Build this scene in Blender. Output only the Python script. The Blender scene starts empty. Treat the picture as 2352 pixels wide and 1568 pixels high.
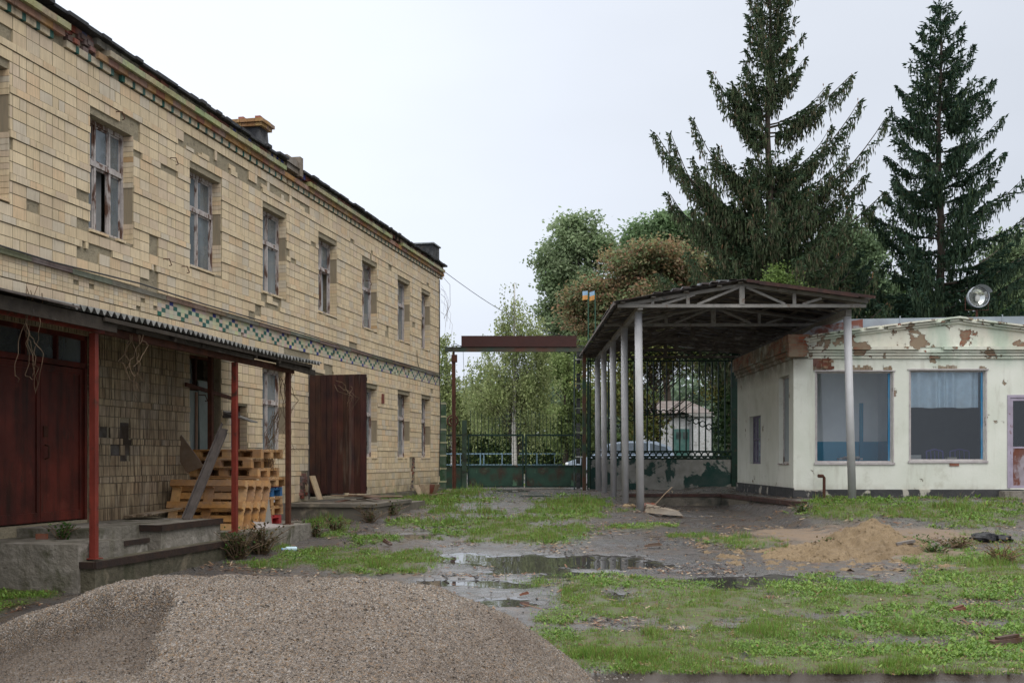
import bpy, math, random
import numpy as np
from mathutils import Vector, Matrix
R = math.radians
rnd = random.Random(7)
scene = bpy.context.scene
COL = scene.collection

# ------------------------------------------------------------------ camera
EYE = 1.55                       # eye height; "rel" heights below are measured from the eye
cam_d = bpy.data.cameras.new('camera')
cam = bpy.data.objects.new('camera', cam_d); COL.objects.link(cam)
cam.location = (0, 0, EYE); cam.rotation_euler = (R(90), 0, 0)
cam_d.sensor_width = 36; cam_d.lens = 37.83; cam_d.shift_y = 0.1146
cam_d.clip_end = 3000; cam_d.clip_start = 0.1
scene.camera = cam

# ------------------------------------------------------------------ overcast daylight
SUN_EL, SUN_AZ = 48, 150         # azimuth clockwise from +Y
world = bpy.data.worlds.new('World'); scene.world = world; world.use_nodes = True
wn = world.node_tree.nodes; wl = world.node_tree.links
for n in list(wn): wn.remove(n)
w_out = wn.new('ShaderNodeOutputWorld'); w_bg = wn.new('ShaderNodeBackground')
sky = wn.new('ShaderNodeTexSky'); sky.sky_type = 'NISHITA'; sky.sun_disc = False
sky.sun_elevation = R(SUN_EL); sky.sun_rotation = R(SUN_AZ); sky.air_density = 1.0; sky.dust_density = 4.0
w_tc = wn.new('ShaderNodeTexCoord'); w_sep = wn.new('ShaderNodeSeparateXYZ')
wl.new(w_tc.outputs['Generated'], w_sep.inputs[0])
w_ramp = wn.new('ShaderNodeValToRGB')        # cloud deck: paler low down, brighter overhead
w_ramp.color_ramp.elements[0].position = 0.0; w_ramp.color_ramp.elements[0].color = (7.2, 7.75, 8.7, 1)
w_ramp.color_ramp.elements[1].position = 1.0; w_ramp.color_ramp.elements[1].color = (25, 25, 25, 1)
e = w_ramp.color_ramp.elements.new(0.42); e.color = (8.3, 8.8, 9.7, 1)
e = w_ramp.color_ramp.elements.new(0.62); e.color = (17.5, 17.6, 17.8, 1)
wl.new(w_sep.outputs['Z'], w_ramp.inputs[0])
w_noise = wn.new('ShaderNodeTexNoise'); w_noise.inputs['Scale'].default_value = 1.6; w_noise.inputs['Detail'].default_value = 4
w_map = wn.new('ShaderNodeMapping'); w_map.inputs['Scale'].default_value = (1, 1, 2.6)
wl.new(w_tc.outputs['Generated'], w_map.inputs[0]); wl.new(w_map.outputs[0], w_noise.inputs['Vector'])
# clouds are thinner (brighter) towards the left of the view
w_m1 = wn.new('ShaderNodeMath'); w_m1.operation = 'MULTIPLY_ADD'; w_m1.inputs[1].default_value = -0.50; w_m1.inputs[2].default_value = 0.85
wl.new(w_sep.outputs['X'], w_m1.inputs[0])
w_m2 = wn.new('ShaderNodeMath'); w_m2.operation = 'MULTIPLY_ADD'; w_m2.inputs[1].default_value = 0.30
wl.new(w_noise.outputs['Fac'], w_m2.inputs[0]); wl.new(w_m1.outputs[0], w_m2.inputs[2])
w_mul = wn.new('ShaderNodeVectorMath'); w_mul.operation = 'SCALE'
wl.new(w_ramp.outputs[0], w_mul.inputs[0]); wl.new(w_m2.outputs[0], w_mul.inputs['Scale'])
w_mix = wn.new('ShaderNodeMix'); w_mix.data_type = 'RGBA'; w_mix.inputs[0].default_value = 0.93
wl.new(sky.outputs[0], w_mix.inputs[6]); wl.new(w_mul.outputs[0], w_mix.inputs[7])
wl.new(w_mix.outputs[2], w_bg.inputs[0]); w_bg.inputs[1].default_value = 0.1
wl.new(w_bg.outputs[0], w_out.inputs[0])
sun_d = bpy.data.lights.new('sun', 'SUN'); sun = bpy.data.objects.new('sun', sun_d); COL.objects.link(sun)
sun_d.energy = 0.75; sun_d.angle = R(40); sun_d.color = (1.0, 0.96, 0.9)
_az = R(SUN_AZ); _d = Vector((math.sin(_az)*math.cos(R(SUN_EL)), math.cos(_az)*math.cos(R(SUN_EL)), math.sin(R(SUN_EL))))
sun.rotation_euler = _d.to_track_quat('Z', 'Y').to_euler(); sun.location = (20, -20, 40)
scene.view_settings.view_transform = 'Standard'; scene.view_settings.look = 'None'
scene.view_settings.exposure = 0.15; scene.view_settings.gamma = 1.0
try: scene.view_settings.use_curve_mapping = False
except Exception: pass
scene.cycles.max_bounces = 6; scene.cycles.transparent_max_bounces = 12
scene.cycles.diffuse_bounces = 3; scene.cycles.glossy_bounces = 3

# ------------------------------------------------------------------ helpers
TH = math.atan(550/2690.0)                     # bearing of the two-storey facade
SN, CS = math.sin(TH), math.cos(TH)
def LB(p, s, z):                               # facade frame: p out of the wall, s along it, z from the eye
    return (-8.74 + p*CS + s*SN, -p*SN + s*CS, z)
M_LB = Matrix(((CS, SN, 0, -8.74), (-SN, CS, 0, 0), (0, 0, 1, 0), (0, 0, 0, 1)))
M_ID = Matrix.Identity(4)
def P(x, y, Y):                                # a point at distance Y seen at (x, y) of a 2352-wide print
    return Vector(((x-1176)/2471.5*Y, Y, (1053.8-y)/2471.5*Y))

def tag(o, label=None, cat=None, group=None, kind=None):
    if label: o['label'] = label
    if cat: o['category'] = cat
    if group: o['group'] = group
    if kind: o['kind'] = kind
    return o
def empty(name, loc, rotz=0, label=None, cat=None, group=None):
    o = bpy.data.objects.new(name, None); COL.objects.link(o)
    o.location = (loc[0], loc[1], loc[2]+EYE); o.rotation_euler = (0, 0, rotz)
    o.empty_display_size = 0.2
    return tag(o, label, cat, group)
def wmat(o):
    m = Matrix.Translation(o.location) @ o.rotation_euler.to_matrix().to_4x4()
    return wmat(o.parent) @ m if o.parent else m

def unit(v):
    v = Vector(v); return v/ (v.length or 1)
class MB:
    """collects shapes of one mesh object; coordinates in a frame, heights from the eye"""
    def __init__(s, frame=M_ID): s.v = []; s.f = []; s.c = []; s.F = frame; s.cur = (1, 1, 1)
    def col(s, *c): s.cur = c if len(c) == 3 else c[0]; return s
    def poly(s, pts, c=None):
        n = len(s.v); s.v += [tuple(p) for p in pts]; s.f.append(tuple(range(n, n+len(pts)))); s.c.append(c or s.cur)
    def box(s, x0, x1, y0, y1, z0, z1, c=None):
        n = len(s.v)
        s.v += [(x, y, z) for z in (z0, z1) for y in (y0, y1) for x in (x0, x1)]
        for q in ((0,2,3,1), (4,5,7,6), (0,1,5,4), (1,3,7,5), (3,2,6,7), (2,0,4,6)):
            s.f.append(tuple(n+i for i in q)); s.c.append(c or s.cur)
    def hexa(s, pts, c=None):                  # 8 corners: bottom 4 ccw, top 4 ccw
        n = len(s.v); s.v += [tuple(p) for p in pts]
        for q in ((3,2,1,0), (4,5,6,7), (0,1,5,4), (1,2,6,5), (2,3,7,6), (3,0,4,7)):
            s.f.append(tuple(n+i for i in q)); s.c.append(c or s.cur)
    def beam(s, a, b, w, h, up=(0, 0, 1), c=None):
        a = Vector(a); b = Vector(b); d = (b-a).normalized(); u = Vector(up)
        r = d.cross(u)
        if r.length < 1e-4: r = d.cross(Vector((1, 0, 0)))
        r.normalize(); u = r.cross(d).normalized(); r *= w/2; u = u*(h/2)
        s.hexa([a-r-u, a+r-u, b+r-u, b-r-u, a-r+u, a+r+u, b+r+u, b-r+u], c)
    def tube(s, pts, rad, n=8, c=None, cap=True):
        pts = [Vector(p) for p in pts]; k = len(pts)
        if not hasattr(rad, '__len__'): rad = [rad]*k
        base = len(s.v); prev = None
        for i, p in enumerate(pts):
            d = (pts[min(i+1, k-1)] - pts[max(i-1, 0)]).normalized()
            if prev is None:
                r = d.cross(Vector((0, 0, 1)))
                if r.length < 1e-3: r = d.cross(Vector((1, 0, 0)))
            else: r = prev - d*prev.dot(d)
            r.normalize(); prev = r; u = d.cross(r)
            for j in range(n):
                a = 2*math.pi*j/n
                s.v.append(tuple(p + (r*math.cos(a) + u*math.sin(a))*rad[i]))
        for i in range(k-1):
            for j in range(n):
                a = base+i*n+j; b = base+i*n+(j+1) % n
                s.f.append((a, b, b+n, a+n)); s.c.append(c or s.cur)
        if cap:
            s.f.append(tuple(base+j for j in range(n))[::-1]); s.c.append(c or s.cur)
            s.f.append(tuple(base+(k-1)*n+j for j in range(n))); s.c.append(c or s.cur)
    def ring(s, c0, ax_u, ax_v, R0, r, n=20, m=5, c=None):
        u = Vector(ax_u); v = Vector(ax_v); w = u.cross(v); base = len(s.v); c0 = Vector(c0)
        for i in range(n):
            a = 2*math.pi*i/n; d = u*math.cos(a)+v*math.sin(a)
            for j in range(m):
                b = 2*math.pi*j/m
                s.v.append(tuple(c0 + d*(R0+r*math.cos(b)) + w*(r*math.sin(b))))
        for i in range(n):
            for j in range(m):
                a = base+i*m+j; b = base+i*m+(j+1) % m; cc = base+((i+1) % n)*m+(j+1) % m; dd = base+((i+1) % n)*m+j
                s.f.append((a, b, cc, dd)); s.c.append(c or s.cur)
    def blob(s, c0, r, sq=(1, 1, 1), n=8, m=5, jit=.15, c=None, rr=rnd):
        base = len(s.v); c0 = Vector(c0)
        for i in range(m+1):
            t = math.pi*i/m
            for j in range(n):
                a = 2*math.pi*j/n; k = r*(1+rr.uniform(-jit, jit))
                s.v.append((c0[0]+k*sq[0]*math.sin(t)*math.cos(a), c0[1]+k*sq[1]*math.sin(t)*math.sin(a), c0[2]+k*sq[2]*math.cos(t)))
        for i in range(m):
            for j in range(n):
                a = base+i*n+j; b = base+i*n+(j+1) % n
                s.f.append((a, a+n, b+n, b)); s.c.append(c or s.cur)
    def build(s, name, m, parent=None, smooth=False, label=None, cat=None, group=None, kind=None):
        T = Matrix.Translation((0, 0, EYE)) @ s.F
        org = Vector((0, 0, 0))
        if parent: T = wmat(parent).inverted() @ T
        V = np.array(s.v, dtype=np.float64); A = np.array(T)
        V = V @ A[:3, :3].T + A[:3, 3]
        if not parent:                       # put the origin at the foot of the thing
            org = Vector(((V[:, 0].min()+V[:, 0].max())/2, (V[:, 1].min()+V[:, 1].max())/2, V[:, 2].min())); V = V - np.array(org)
        me = bpy.data.meshes.new(name); me.from_pydata(V.tolist(), [], s.f); me.update()
        at = me.color_attributes.new('col', 'FLOAT_COLOR', 'CORNER')
        cnt = [len(f) for f in s.f]
        cc = np.repeat(np.array([(c[0], c[1], c[2], 1.0) for c in s.c], dtype=np.float32), cnt, axis=0)
        at.data.foreach_set('color', cc.ravel())
        if smooth: me.polygons.foreach_set('use_smooth', [True]*len(me.polygons))
        me.materials.append(m)
        o = bpy.data.objects.new(name, me); COL.objects.link(o); o.location = org
        if parent: o.parent = parent
        return tag(o, label, cat, group, kind)

def build_np(name, m, V, k, C, parent=None, smooth=False):
    """V: (N*k,3) world coords rel. to the eye, faces of k verts each; C: (N,3) colours"""
    V = np.asarray(V, dtype=np.float64).reshape(-1, 3).copy(); V[:, 2] += EYE
    if parent:
        A = np.array(wmat(parent).inverted()); V = V @ A[:3, :3].T + A[:3, 3]
        org = (0, 0, 0)
    else:
        org = ((V[:, 0].min()+V[:, 0].max())/2, (V[:, 1].min()+V[:, 1].max())/2, V[:, 2].min()); V = V-np.array(org)
    n = len(V)//k
    me = bpy.data.meshes.new(name)
    me.vertices.add(n*k); me.vertices.foreach_set('co', V.astype(np.float32).ravel())
    me.loops.add(n*k); me.loops.foreach_set('vertex_index', np.arange(n*k, dtype=np.int32))
    me.polygons.add(n); me.polygons.foreach_set('loop_start', np.arange(0, n*k, k, dtype=np.int32))
    try: me.polygons.foreach_set('loop_total', np.full(n, k, dtype=np.int32))
    except Exception: pass
    me.update(calc_edges=True)
    at = me.color_attributes.new('col', 'FLOAT_COLOR', 'CORNER')
    C = np.asarray(C, dtype=np.float32); C = np.concatenate([C, np.ones((len(C), 1), np.float32)], 1)
    at.data.foreach_set('color', np.repeat(C, k, axis=0).ravel())
    me.materials.append(m); me.validate()
    o = bpy.data.objects.new(name, me); COL.objects.link(o); o.location = org
    if parent: o.parent = parent
    return o

def _h(ix, iy, seed):
    n = (ix.astype(np.int64)*374761393 + iy.astype(np.int64)*668265263 + seed*1442695041) & 0xffffffff
    n = ((n ^ (n >> 13))*1274126177) & 0xffffffff
    return ((n ^ (n >> 16)) & 0xffff)/65535.0
def vn(x, y, seed=0):
    x = np.asarray(x, float); y = np.asarray(y, float)
    ix = np.floor(x); iy = np.floor(y); fx = x-ix; fy = y-iy
    fx = fx*fx*(3-2*fx); fy = fy*fy*(3-2*fy)
    a = _h(ix, iy, seed); b = _h(ix+1, iy, seed); c = _h(ix, iy+1, seed); d = _h(ix+1, iy+1, seed)
    return (a*(1-fx)+b*fx)*(1-fy) + (c*(1-fx)+d*fx)*fy
def fbm(x, y, seed=0, oc=4):
    t = 0; a = .5; s = 0
    for i in range(oc):
        t = t + a*vn(np.asarray(x)*2**i, np.asarray(y)*2**i, seed+i*17); s += a; a *= .5
    return t/s
def sstep(a, b, x):
    t = np.clip((np.asarray(x, float)-a)/(b-a), 0, 1); return t*t*(3-2*t)

# ------------------------------------------------------------------ materials
class NT:
    def __init__(s, name):
        s.m = bpy.data.materials.new(name); s.m.use_nodes = True
        s.n = s.m.node_tree.nodes; s.l = s.m.node_tree.links
        s.b = s.n['Principled BSDF']; s.o = s.n['Material Output']
        s.tc = s.n.new('ShaderNodeTexCoord'); s.co = s.tc.outputs['Object']
    def L(s, a, b): s.l.new(a, b)
    def noise(s, scale, detail=5, rough=.55, stretch=None, vec=None, dist=0):
        n = s.n.new('ShaderNodeTexNoise'); n.inputs['Scale'].default_value = scale; n.inputs['Detail'].default_value = detail
        n.inputs['Roughness'].default_value = rough; n.inputs['Distortion'].default_value = dist
        v = vec or s.co
        if stretch:
            mp = s.n.new('ShaderNodeMapping'); mp.inputs['Scale'].default_value = stretch; s.L(v, mp.inputs[0]); v = mp.outputs[0]
        s.L(v, n.inputs['Vector']); return n.outputs['Fac']
    def rng(s, val, a, b, c=0, d=1):
        n = s.n.new('ShaderNodeMapRange'); n.inputs[1].default_value = a; n.inputs[2].default_value = b
        n.inputs[3].default_value = c; n.inputs[4].default_value = d; s.L(val, n.inputs[0]); return n.outputs[0]
    def mix(s, f, a, b, mode='MIX'):
        n = s.n.new('ShaderNodeMix'); n.data_type = 'RGBA'; n.blend_type = mode
        for i, v in ((0, f), (6, a), (7, b)):
            if isinstance(v, (int, float)): n.inputs[i].default_value = v
            elif isinstance(v, (tuple, list)): n.inputs[i].default_value = (v[0], v[1], v[2], 1)
            else: s.L(v, n.inputs[i])
        return n.outputs[2]
    def math(s, op, a, b=0.0, c=None):
        n = s.n.new('ShaderNodeMath'); n.operation = op
        for i, v in enumerate((a, b) if c is None else (a, b, c)):
            if isinstance(v, (int, float)): n.inputs[i].default_value = v
            else: s.L(v, n.inputs[i])
        return n.outputs[0]
    def attr(s, name='col', fac=False):
        n = s.n.new('ShaderNodeAttribute'); n.attribute_name = name; return n.outputs['Fac' if fac else 'Color']
    def bump(s, h, strength=.3, dist=.02):
        n = s.n.new('ShaderNodeBump'); n.inputs['Strength'].default_value = strength; n.inputs['Distance'].default_value = dist
        s.L(h, n.inputs['Height'])
        if s.b.inputs['Normal'].links: s.L(s.b.inputs['Normal'].links[0].from_socket, n.inputs['Normal'])
        s.L(n.outputs[0], s.b.inputs['Normal'])
    def base(s, c):
        if isinstance(c, tuple): s.b.inputs['Base Color'].default_value = (c[0], c[1], c[2], 1)
        else: s.L(c, s.b.inputs['Base Color'])
    def rough(s, r):
        if isinstance(r, (int, float)): s.b.inputs['Roughness'].default_value = r
        else: s.L(r, s.b.inputs['Roughness'])

def M(name, c1, c2=None, sc=6, rough=.8, bump=.25, bsc=60, bd=.01, metal=0, attr=False, patches=(), streak=None, grime=.35, spec=.3):
    """weathered surface: two tones, patches of (colour, scale, lo, hi[, stretch]), vertical streaks"""
    t = NT(name)
    c2 = c2 or tuple(x*.75 for x in c1)
    c = t.mix(t.rng(t.noise(sc, 6), .32, .68), c1, c2)
    if attr: c = t.mix(1.0, c, t.attr(), 'MULTIPLY')
    if streak: c = t.mix(t.rng(t.noise(streak[1], 5, stretch=(1, 1, .12)), .48, .72, 0, streak[2]), c, streak[0])
    for p in patches:
        st = p[4] if len(p) > 4 else None
        c = t.mix(t.rng(t.noise(p[1], 8, .6, stretch=st, dist=.3), p[2], p[3]), c, p[0])
    if grime: c = t.mix(t.rng(t.noise(1.7, 6, .65), .42, .78, 0, grime), c, tuple(x*.45 for x in c1))
    t.base(c); t.rough(t.rng(t.noise(sc*2.3, 4), .3, .7, max(rough-.12, .03), min(rough+.1, 1)))
    t.b.inputs['Metallic'].default_value = metal
    t.b.inputs['Specular IOR Level'].default_value = spec
    if bump: t.bump(t.noise(bsc, 5, .6), bump, bd)
    return t.m

def leafmat(name, tr=.42, rough=.55):
    t = NT(name); t.base(t.attr()); t.rough(rough); t.b.inputs['Specular IOR Level'].default_value = .25
    d = t.n.new('ShaderNodeBsdfTranslucent'); t.L(t.attr(), d.inputs['Color'])
    mx = t.n.new('ShaderNodeMixShader'); mx.inputs[0].default_value = tr
    t.L(t.b.outputs[0], mx.inputs[1]); t.L(d.outputs[0], mx.inputs[2]); t.L(mx.outputs[0], t.o.inputs[0])
    return t.m
def glassmat(name, tint, dirt, dirt_amt=.35, ior_r=.08):
    """window pane with a see-through and a dirty share"""
    t = NT(name)
    tr = t.n.new('ShaderNodeBsdfTransparent'); tr.inputs[0].default_value = (*tint, 1)
    t.base(t.mix(t.noise(3, 5), dirt, tuple(x*.6 for x in dirt))); t.rough(ior_r)
    t.b.inputs['Specular IOR Level'].default_value = .6
    gl = t.n.new('ShaderNodeBsdfGlossy'); gl.inputs['Roughness'].default_value = .03; gl.inputs[0].default_value = (.9, .95, 1, 1)
    fr = t.n.new('ShaderNodeFresnel'); fr.inputs[0].default_value = 1.5
    f2 = t.math('MULTIPLY_ADD', fr.outputs[0], 1.0, .04)
    a = t.n.new('ShaderNodeMixShader'); t.L(f2, a.inputs[0]); t.L(tr.outputs[0], a.inputs[1]); t.L(gl.outputs[0], a.inputs[2])
    b = t.n.new('ShaderNodeMixShader'); t.L(t.rng(t.noise(1.3, 6, .6, stretch=(1, 1, .5)), .3, .75, dirt_amt*.4, dirt_amt*1.4), b.inputs[0])
    t.L(a.outputs[0], b.inputs[1]); t.L(t.b.outputs[0], b.inputs[2]); t.L(b.outputs[0], t.o.inputs[0])
    return t.m

mt = {}
mt['mortar'] = M('old_mortar', (.36, .31, .215), (.28, .24, .17), 4, .9, 1.0, 30, .02, patches=[((.20, .17, .12), 9, .55, .68), ((.44, .38, .28), 14, .62, .72)])
def tile_mat():
    t = NT('glazed_tile')
    c = t.attr()
    c = t.mix(t.rng(t.noise(38, 3, stretch=(1, 1, .10)), .38, .66, 0, .36), c, (.40, .31, .20))
    c = t.mix(t.rng(t.noise(1.1, 6, .6), .45, .75, 0, .35), c, (.34, .28, .19))
    c = t.mix(t.rng(t.noise(5, 7, .7, stretch=(1, 1, .16)), .58, .78, 0, .5), c, (.15, .12, .085))
    # rain-splash grime on the lowest courses; dirt with painted shade under the lean-to
    sp = t.n.new('ShaderNodeSeparateXYZ'); t.L(t.co, sp.inputs[0])
    low = t.rng(sp.outputs['Z'], .3, .95, .8, 0)
    c = t.mix(t.math('MULTIPLY', low, t.rng(t.noise(3, 6), .3, .65)), c, (.10, .095, .065))
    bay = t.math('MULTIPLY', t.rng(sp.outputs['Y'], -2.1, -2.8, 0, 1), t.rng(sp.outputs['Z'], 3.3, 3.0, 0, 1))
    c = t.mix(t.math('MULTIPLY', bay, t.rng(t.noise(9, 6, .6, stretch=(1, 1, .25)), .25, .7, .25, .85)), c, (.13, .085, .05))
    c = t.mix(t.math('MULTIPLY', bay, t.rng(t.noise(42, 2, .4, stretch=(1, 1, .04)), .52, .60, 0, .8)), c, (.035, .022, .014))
    t.base(c); t.rough(t.rng(t.noise(7), .3, .7, .42, .7)); t.b.inputs['Specular IOR Level'].default_value = .35
    t.bump(t.noise(70, 2, stretch=(1, 1, .04)), .35, .006)
    return t.m
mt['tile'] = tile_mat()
mt['brick_attr'] = M('brick', (1, 1, 1), (.7, .68, .66), 12, .85, .6, 50, .01, attr=True, patches=[((.10, .08, .06), 4, .55, .75)])
mt['conc'] = M('concrete', (.26, .235, .20), (.17, .155, .13), 3.5, .85, 1.0, 14, .03, streak=((.07, .065, .035), 5, .8), patches=[((.36, .33, .29), 2.6, .54, .64), ((.07, .07, .035), 2.1, .56, .68), ((.04, .035, .03), 9, .66, .72, (1, 1, 5))])
mt['conc_wet'] = M('wet_concrete', (.17, .15, .125), (.11, .10, .085), 3, .45, .5, 25, .01, patches=[((.30, .26, .2), 2.5, .58, .68)])
mt['red_paint'] = M('red_oxide_paint', (.24, .040, .026), (.17, .028, .019), 5, .5, .35, 50, .005, streak=((.09, .02, .015), 9, .8), patches=[((.07, .03, .02), 6, .57, .66), ((.36, .33, .30), 17, .70, .73)])
mt['dark_red'] = M('dark_red_paint', (.165, .028, .018), (.06, .012, .009), 2.2, .42, .3, 40, .006, streak=((.022, .008, .006), 6, .95), patches=[((.19, .045, .03), 2.5, .60, .75), ((.05, .02, .014), 8, .60, .70, (1, 1, .3))])
mt['rust'] = M('rusty_iron', (.11, .040, .022), (.06, .022, .014), 8, .75, .4, 70, .006, streak=((.02, .012, .010), 8, .6))
mt['rustdark'] = M('dark_rusty_board', (.05, .018, .012), (.022, .011, .010), 3, .55, .3, 50, .005, attr=True, streak=((.11, .05, .03), 9, .5), patches=[((.13, .10, .08), 6, .62, .8, (1, 1, .1))])
mt['black_edge'] = M('bitumen_edge', (.025, .018, .016), (.05, .028, .02), 9, .6, .4, 40, .008)
mt['roof_felt'] = M('roofing_felt', (.022, .023, .026), (.05, .05, .052), 6, .6, .5, 30, .01, patches=[((.12, .12, .12), 9, .62, .72)])
mt['win_wood'] = M('peeling_white_paint', (.55, .51, .49), (.40, .36, .35), 14, .7, .6, 80, .006, patches=[((.12, .06, .04), 11, .50, .60, (1, 1, .3))])
mt['dark_wood'] = M('blackened_timber', (.035, .028, .022), (.065, .052, .04), 7, .8, .5, 50, .008, patches=[((.12, .105, .09), 6, .6, .75)])
mt['shed_wood'] = M('weathered_grey_timber', (.16, .14, .12), (.09, .075, .065), 5, .8, .4, 50, .006, patches=[((.28, .26, .23), 4, .55, .66)])
mt['grey_wood'] = M('grey_timber', (.155, .13, .115), (.10, .085, .08), 8, .75, .5, 60, .006, streak=((.06, .05, .045), 14, .6))
mt['pale_steel'] = M('grey_painted_steel', (.30, .285, .26), (.20, .19, .175), 6, .55, .25, 70, .004, patches=[((.13, .06, .035), 7, .60, .72), ((.10, .10, .10), 5, .6, .75)])
mt['silver'] = M('silver_painted_pipe', (.50, .50, .51), (.42, .42, .43), 3, .45, .2, 50, .004, metal=.05, patches=[((.16, .07, .04), 7, .72, .77), ((.36, .36, .36), 3, .62, .75)], grime=.08)
mt['conc_mossy'] = M('mossy_concrete', (.13, .115, .08), (.075, .068, .045), 3.5, .8, 1.0, 14, .03, streak=((.035, .04, .018), 5, .8), patches=[((.24, .20, .14), 2.2, .56, .68)])
mt['wood'] = M('pallet_wood', (1, 1, 1), (.78, .75, .72), 7, .75, .4, 60, .005, attr=True, streak=((.12, .07, .035), 16, .35), patches=[((.10, .06, .035), 5, .62, .76)])
mt['plain'] = M('painted_attr', (1, 1, 1), (.85, .85, .85), 8, .55, .2, 60, .004, attr=True, grime=.3)
mt['green_steel'] = M('green_painted_steel', (.012, .042, .028), (.008, .022, .017), 6, .5, .2, 60, .004, patches=[((.09, .035, .02), 8, .60, .70)])
mt['gate_panel'] = M('rusted_green_sheet', (.035, .085, .055), (.018, .05, .035), 3, .5, .3, 50, .004, patches=[((.065, .028, .018), 1.3, .46, .60), ((.10, .20, .12), 2.6, .58, .68), ((.02, .02, .015), 2, .58, .72)])
mt['fence_panel'] = M('peeling_green_white_sheet', (.33, .33, .31), (.22, .22, .2), 4, .6, .3, 50, .004, patches=[((.10, .095, .08), 2.2, .55, .75), ((.012, .05, .042), 1.1, .50, .53)])
mt['slate'] = M('corrugated_slate', (.22, .22, .21), (.13, .13, .125), 5, .85, .5, 50, .006, patches=[((.04, .045, .035), 3, .5, .7)])
mt['rib_dark'] = M('wet_roof_sheet', (.075, .06, .055), (.035, .03, .03), 4, .5, .3, 60, .004, patches=[((.14, .055, .03), 3, .58, .7), ((.17, .17, .17), 6, .62, .72)])
mt['twig'] = M('dry_twig', (.20, .14, .09), (.12, .08, .05), 9, .85, .3, 90, .002)
mt['bark'] = M('bark', (.09, .07, .055), (.05, .04, .03), 9, .9, .8, 30, .02)
mt['birch_bark'] = M('birch_bark', (.62, .60, .56), (.5, .48, .44), 6, .7, .3, 40, .01, patches=[((.04, .035, .03), 7, .56, .62, (1, 1, 3.5))])
mt['leaf'] = leafmat('foliage'); mt['needle'] = leafmat('spruce_needles', .12, .7); mt['grass'] = leafmat('wet_grass', .3, .4)
mt['pane_dirty'] = glassmat('dirty_pane', (.80, .86, .90), (.30, .35, .385), .62)
mt['pane_clear'] = glassmat('shop_pane', (.93, .97, 1.0), (.16, .19, .21), .05)
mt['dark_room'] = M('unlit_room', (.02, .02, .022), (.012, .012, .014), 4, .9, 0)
# ================================================================== the long two-storey tiled building (facade frame)
bld = empty('two_storey_building', LB(0, 20, -1.2), -TH,
    'long two-storey building clad in cream tiles with tall wooden windows and a chequered band', 'building')
S0, S1, ZB, ZT = 5.0, 32.77, -1.35, 5.76
OPEN = []                                              # (s0, s1, z0, z1, kind)
for k in range(-3, 6): OPEN.append((14.92+2.745*k, 14.92+2.745*k+1.08, 3.12, 4.70, 'win3' if k in (0, -1, -2, -3) else 'win'))
OPEN.append((30.84, 31.72, 3.12, 4.70, 'win'))
OPEN += [(12.97, 14.89, -.82, 1.66, 'door'), (17.66, 18.74, .08, 1.71, 'boarded'), (19.12, 19.76, -.82, .95, 'hatch'),
         (20.40, 21.48, .04, 1.71, 'win'), (22.60, 24.75, -.82, 1.76, 'gate'), (25.92, 27.0, .04, 1.71, 'win'),
         (28.64, 29.72, .04, 1.71, 'win'), (30.84, 31.76, .04, 1.71, 'win'), (8.2, 10.3, .04, 1.71, 'win')]
def free_wall(mb, cuts_s, cuts_z, x, opens):
    for i in range(len(cuts_s)-1):
        for j in range(len(cuts_z)-1):
            sm = (cuts_s[i]+cuts_s[i+1])/2; zm = (cuts_z[j]+cuts_z[j+1])/2
            if any(a < sm < b and c < zm < d for a, b, c, d, _ in opens): continue
            a, b, c, d = cuts_s[i], cuts_s[i+1], cuts_z[j], cuts_z[j+1]
            mb.poly([(x, a, c), (x, b, c), (x, b, d), (x, a, d)])
cs = sorted({S0, S1} | {o[0] for o in OPEN} | {o[1] for o in OPEN})
cz = sorted({ZB, ZT} | {o[2] for o in OPEN} | {o[3] for o in OPEN})
w = MB(M_LB); free_wall(w, cs, cz, 0, OPEN)
DEP = .30
for a, b, c, d, kd in OPEN:                            # reveals
    e = -DEP if kd != 'gate' else -.5
    w.poly([(0, b, c), (e, b, c), (e, b, d), (0, b, d)]); w.poly([(0, a, c), (0, a, d), (e, a, d), (e, a, c)])
    w.poly([(0, a, d), (0, b, d), (e, b, d), (e, a, d)]); w.poly([(0, a, c), (e, a, c), (e, b, c), (0, b, c)])
w.poly([(0, S1, ZB), (-9, S1, ZB), (-9, S1, ZT), (0, S1, ZT)]); w.poly([(0, S0, ZB), (0, S0, ZT), (-9, S0, ZT), (-9, S0, ZB)])
w.poly([(-9, S0, ZB), (-9, S0, ZT), (-9, S1, ZT), (-9, S1, ZB)])
w.poly([(-1.6, S0, ZB), (-1.6, S1, ZB), (-1.6, S1, ZT), (-1.6, S0, ZT)])   # corridor wall behind the windows
w.poly([(0, S0, 2.5), (0, S1, 2.5), (-1.6, S1, 2.5), (-1.6, S0, 2.5)])
w.build('wall', mt['mortar'], bld)
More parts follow.
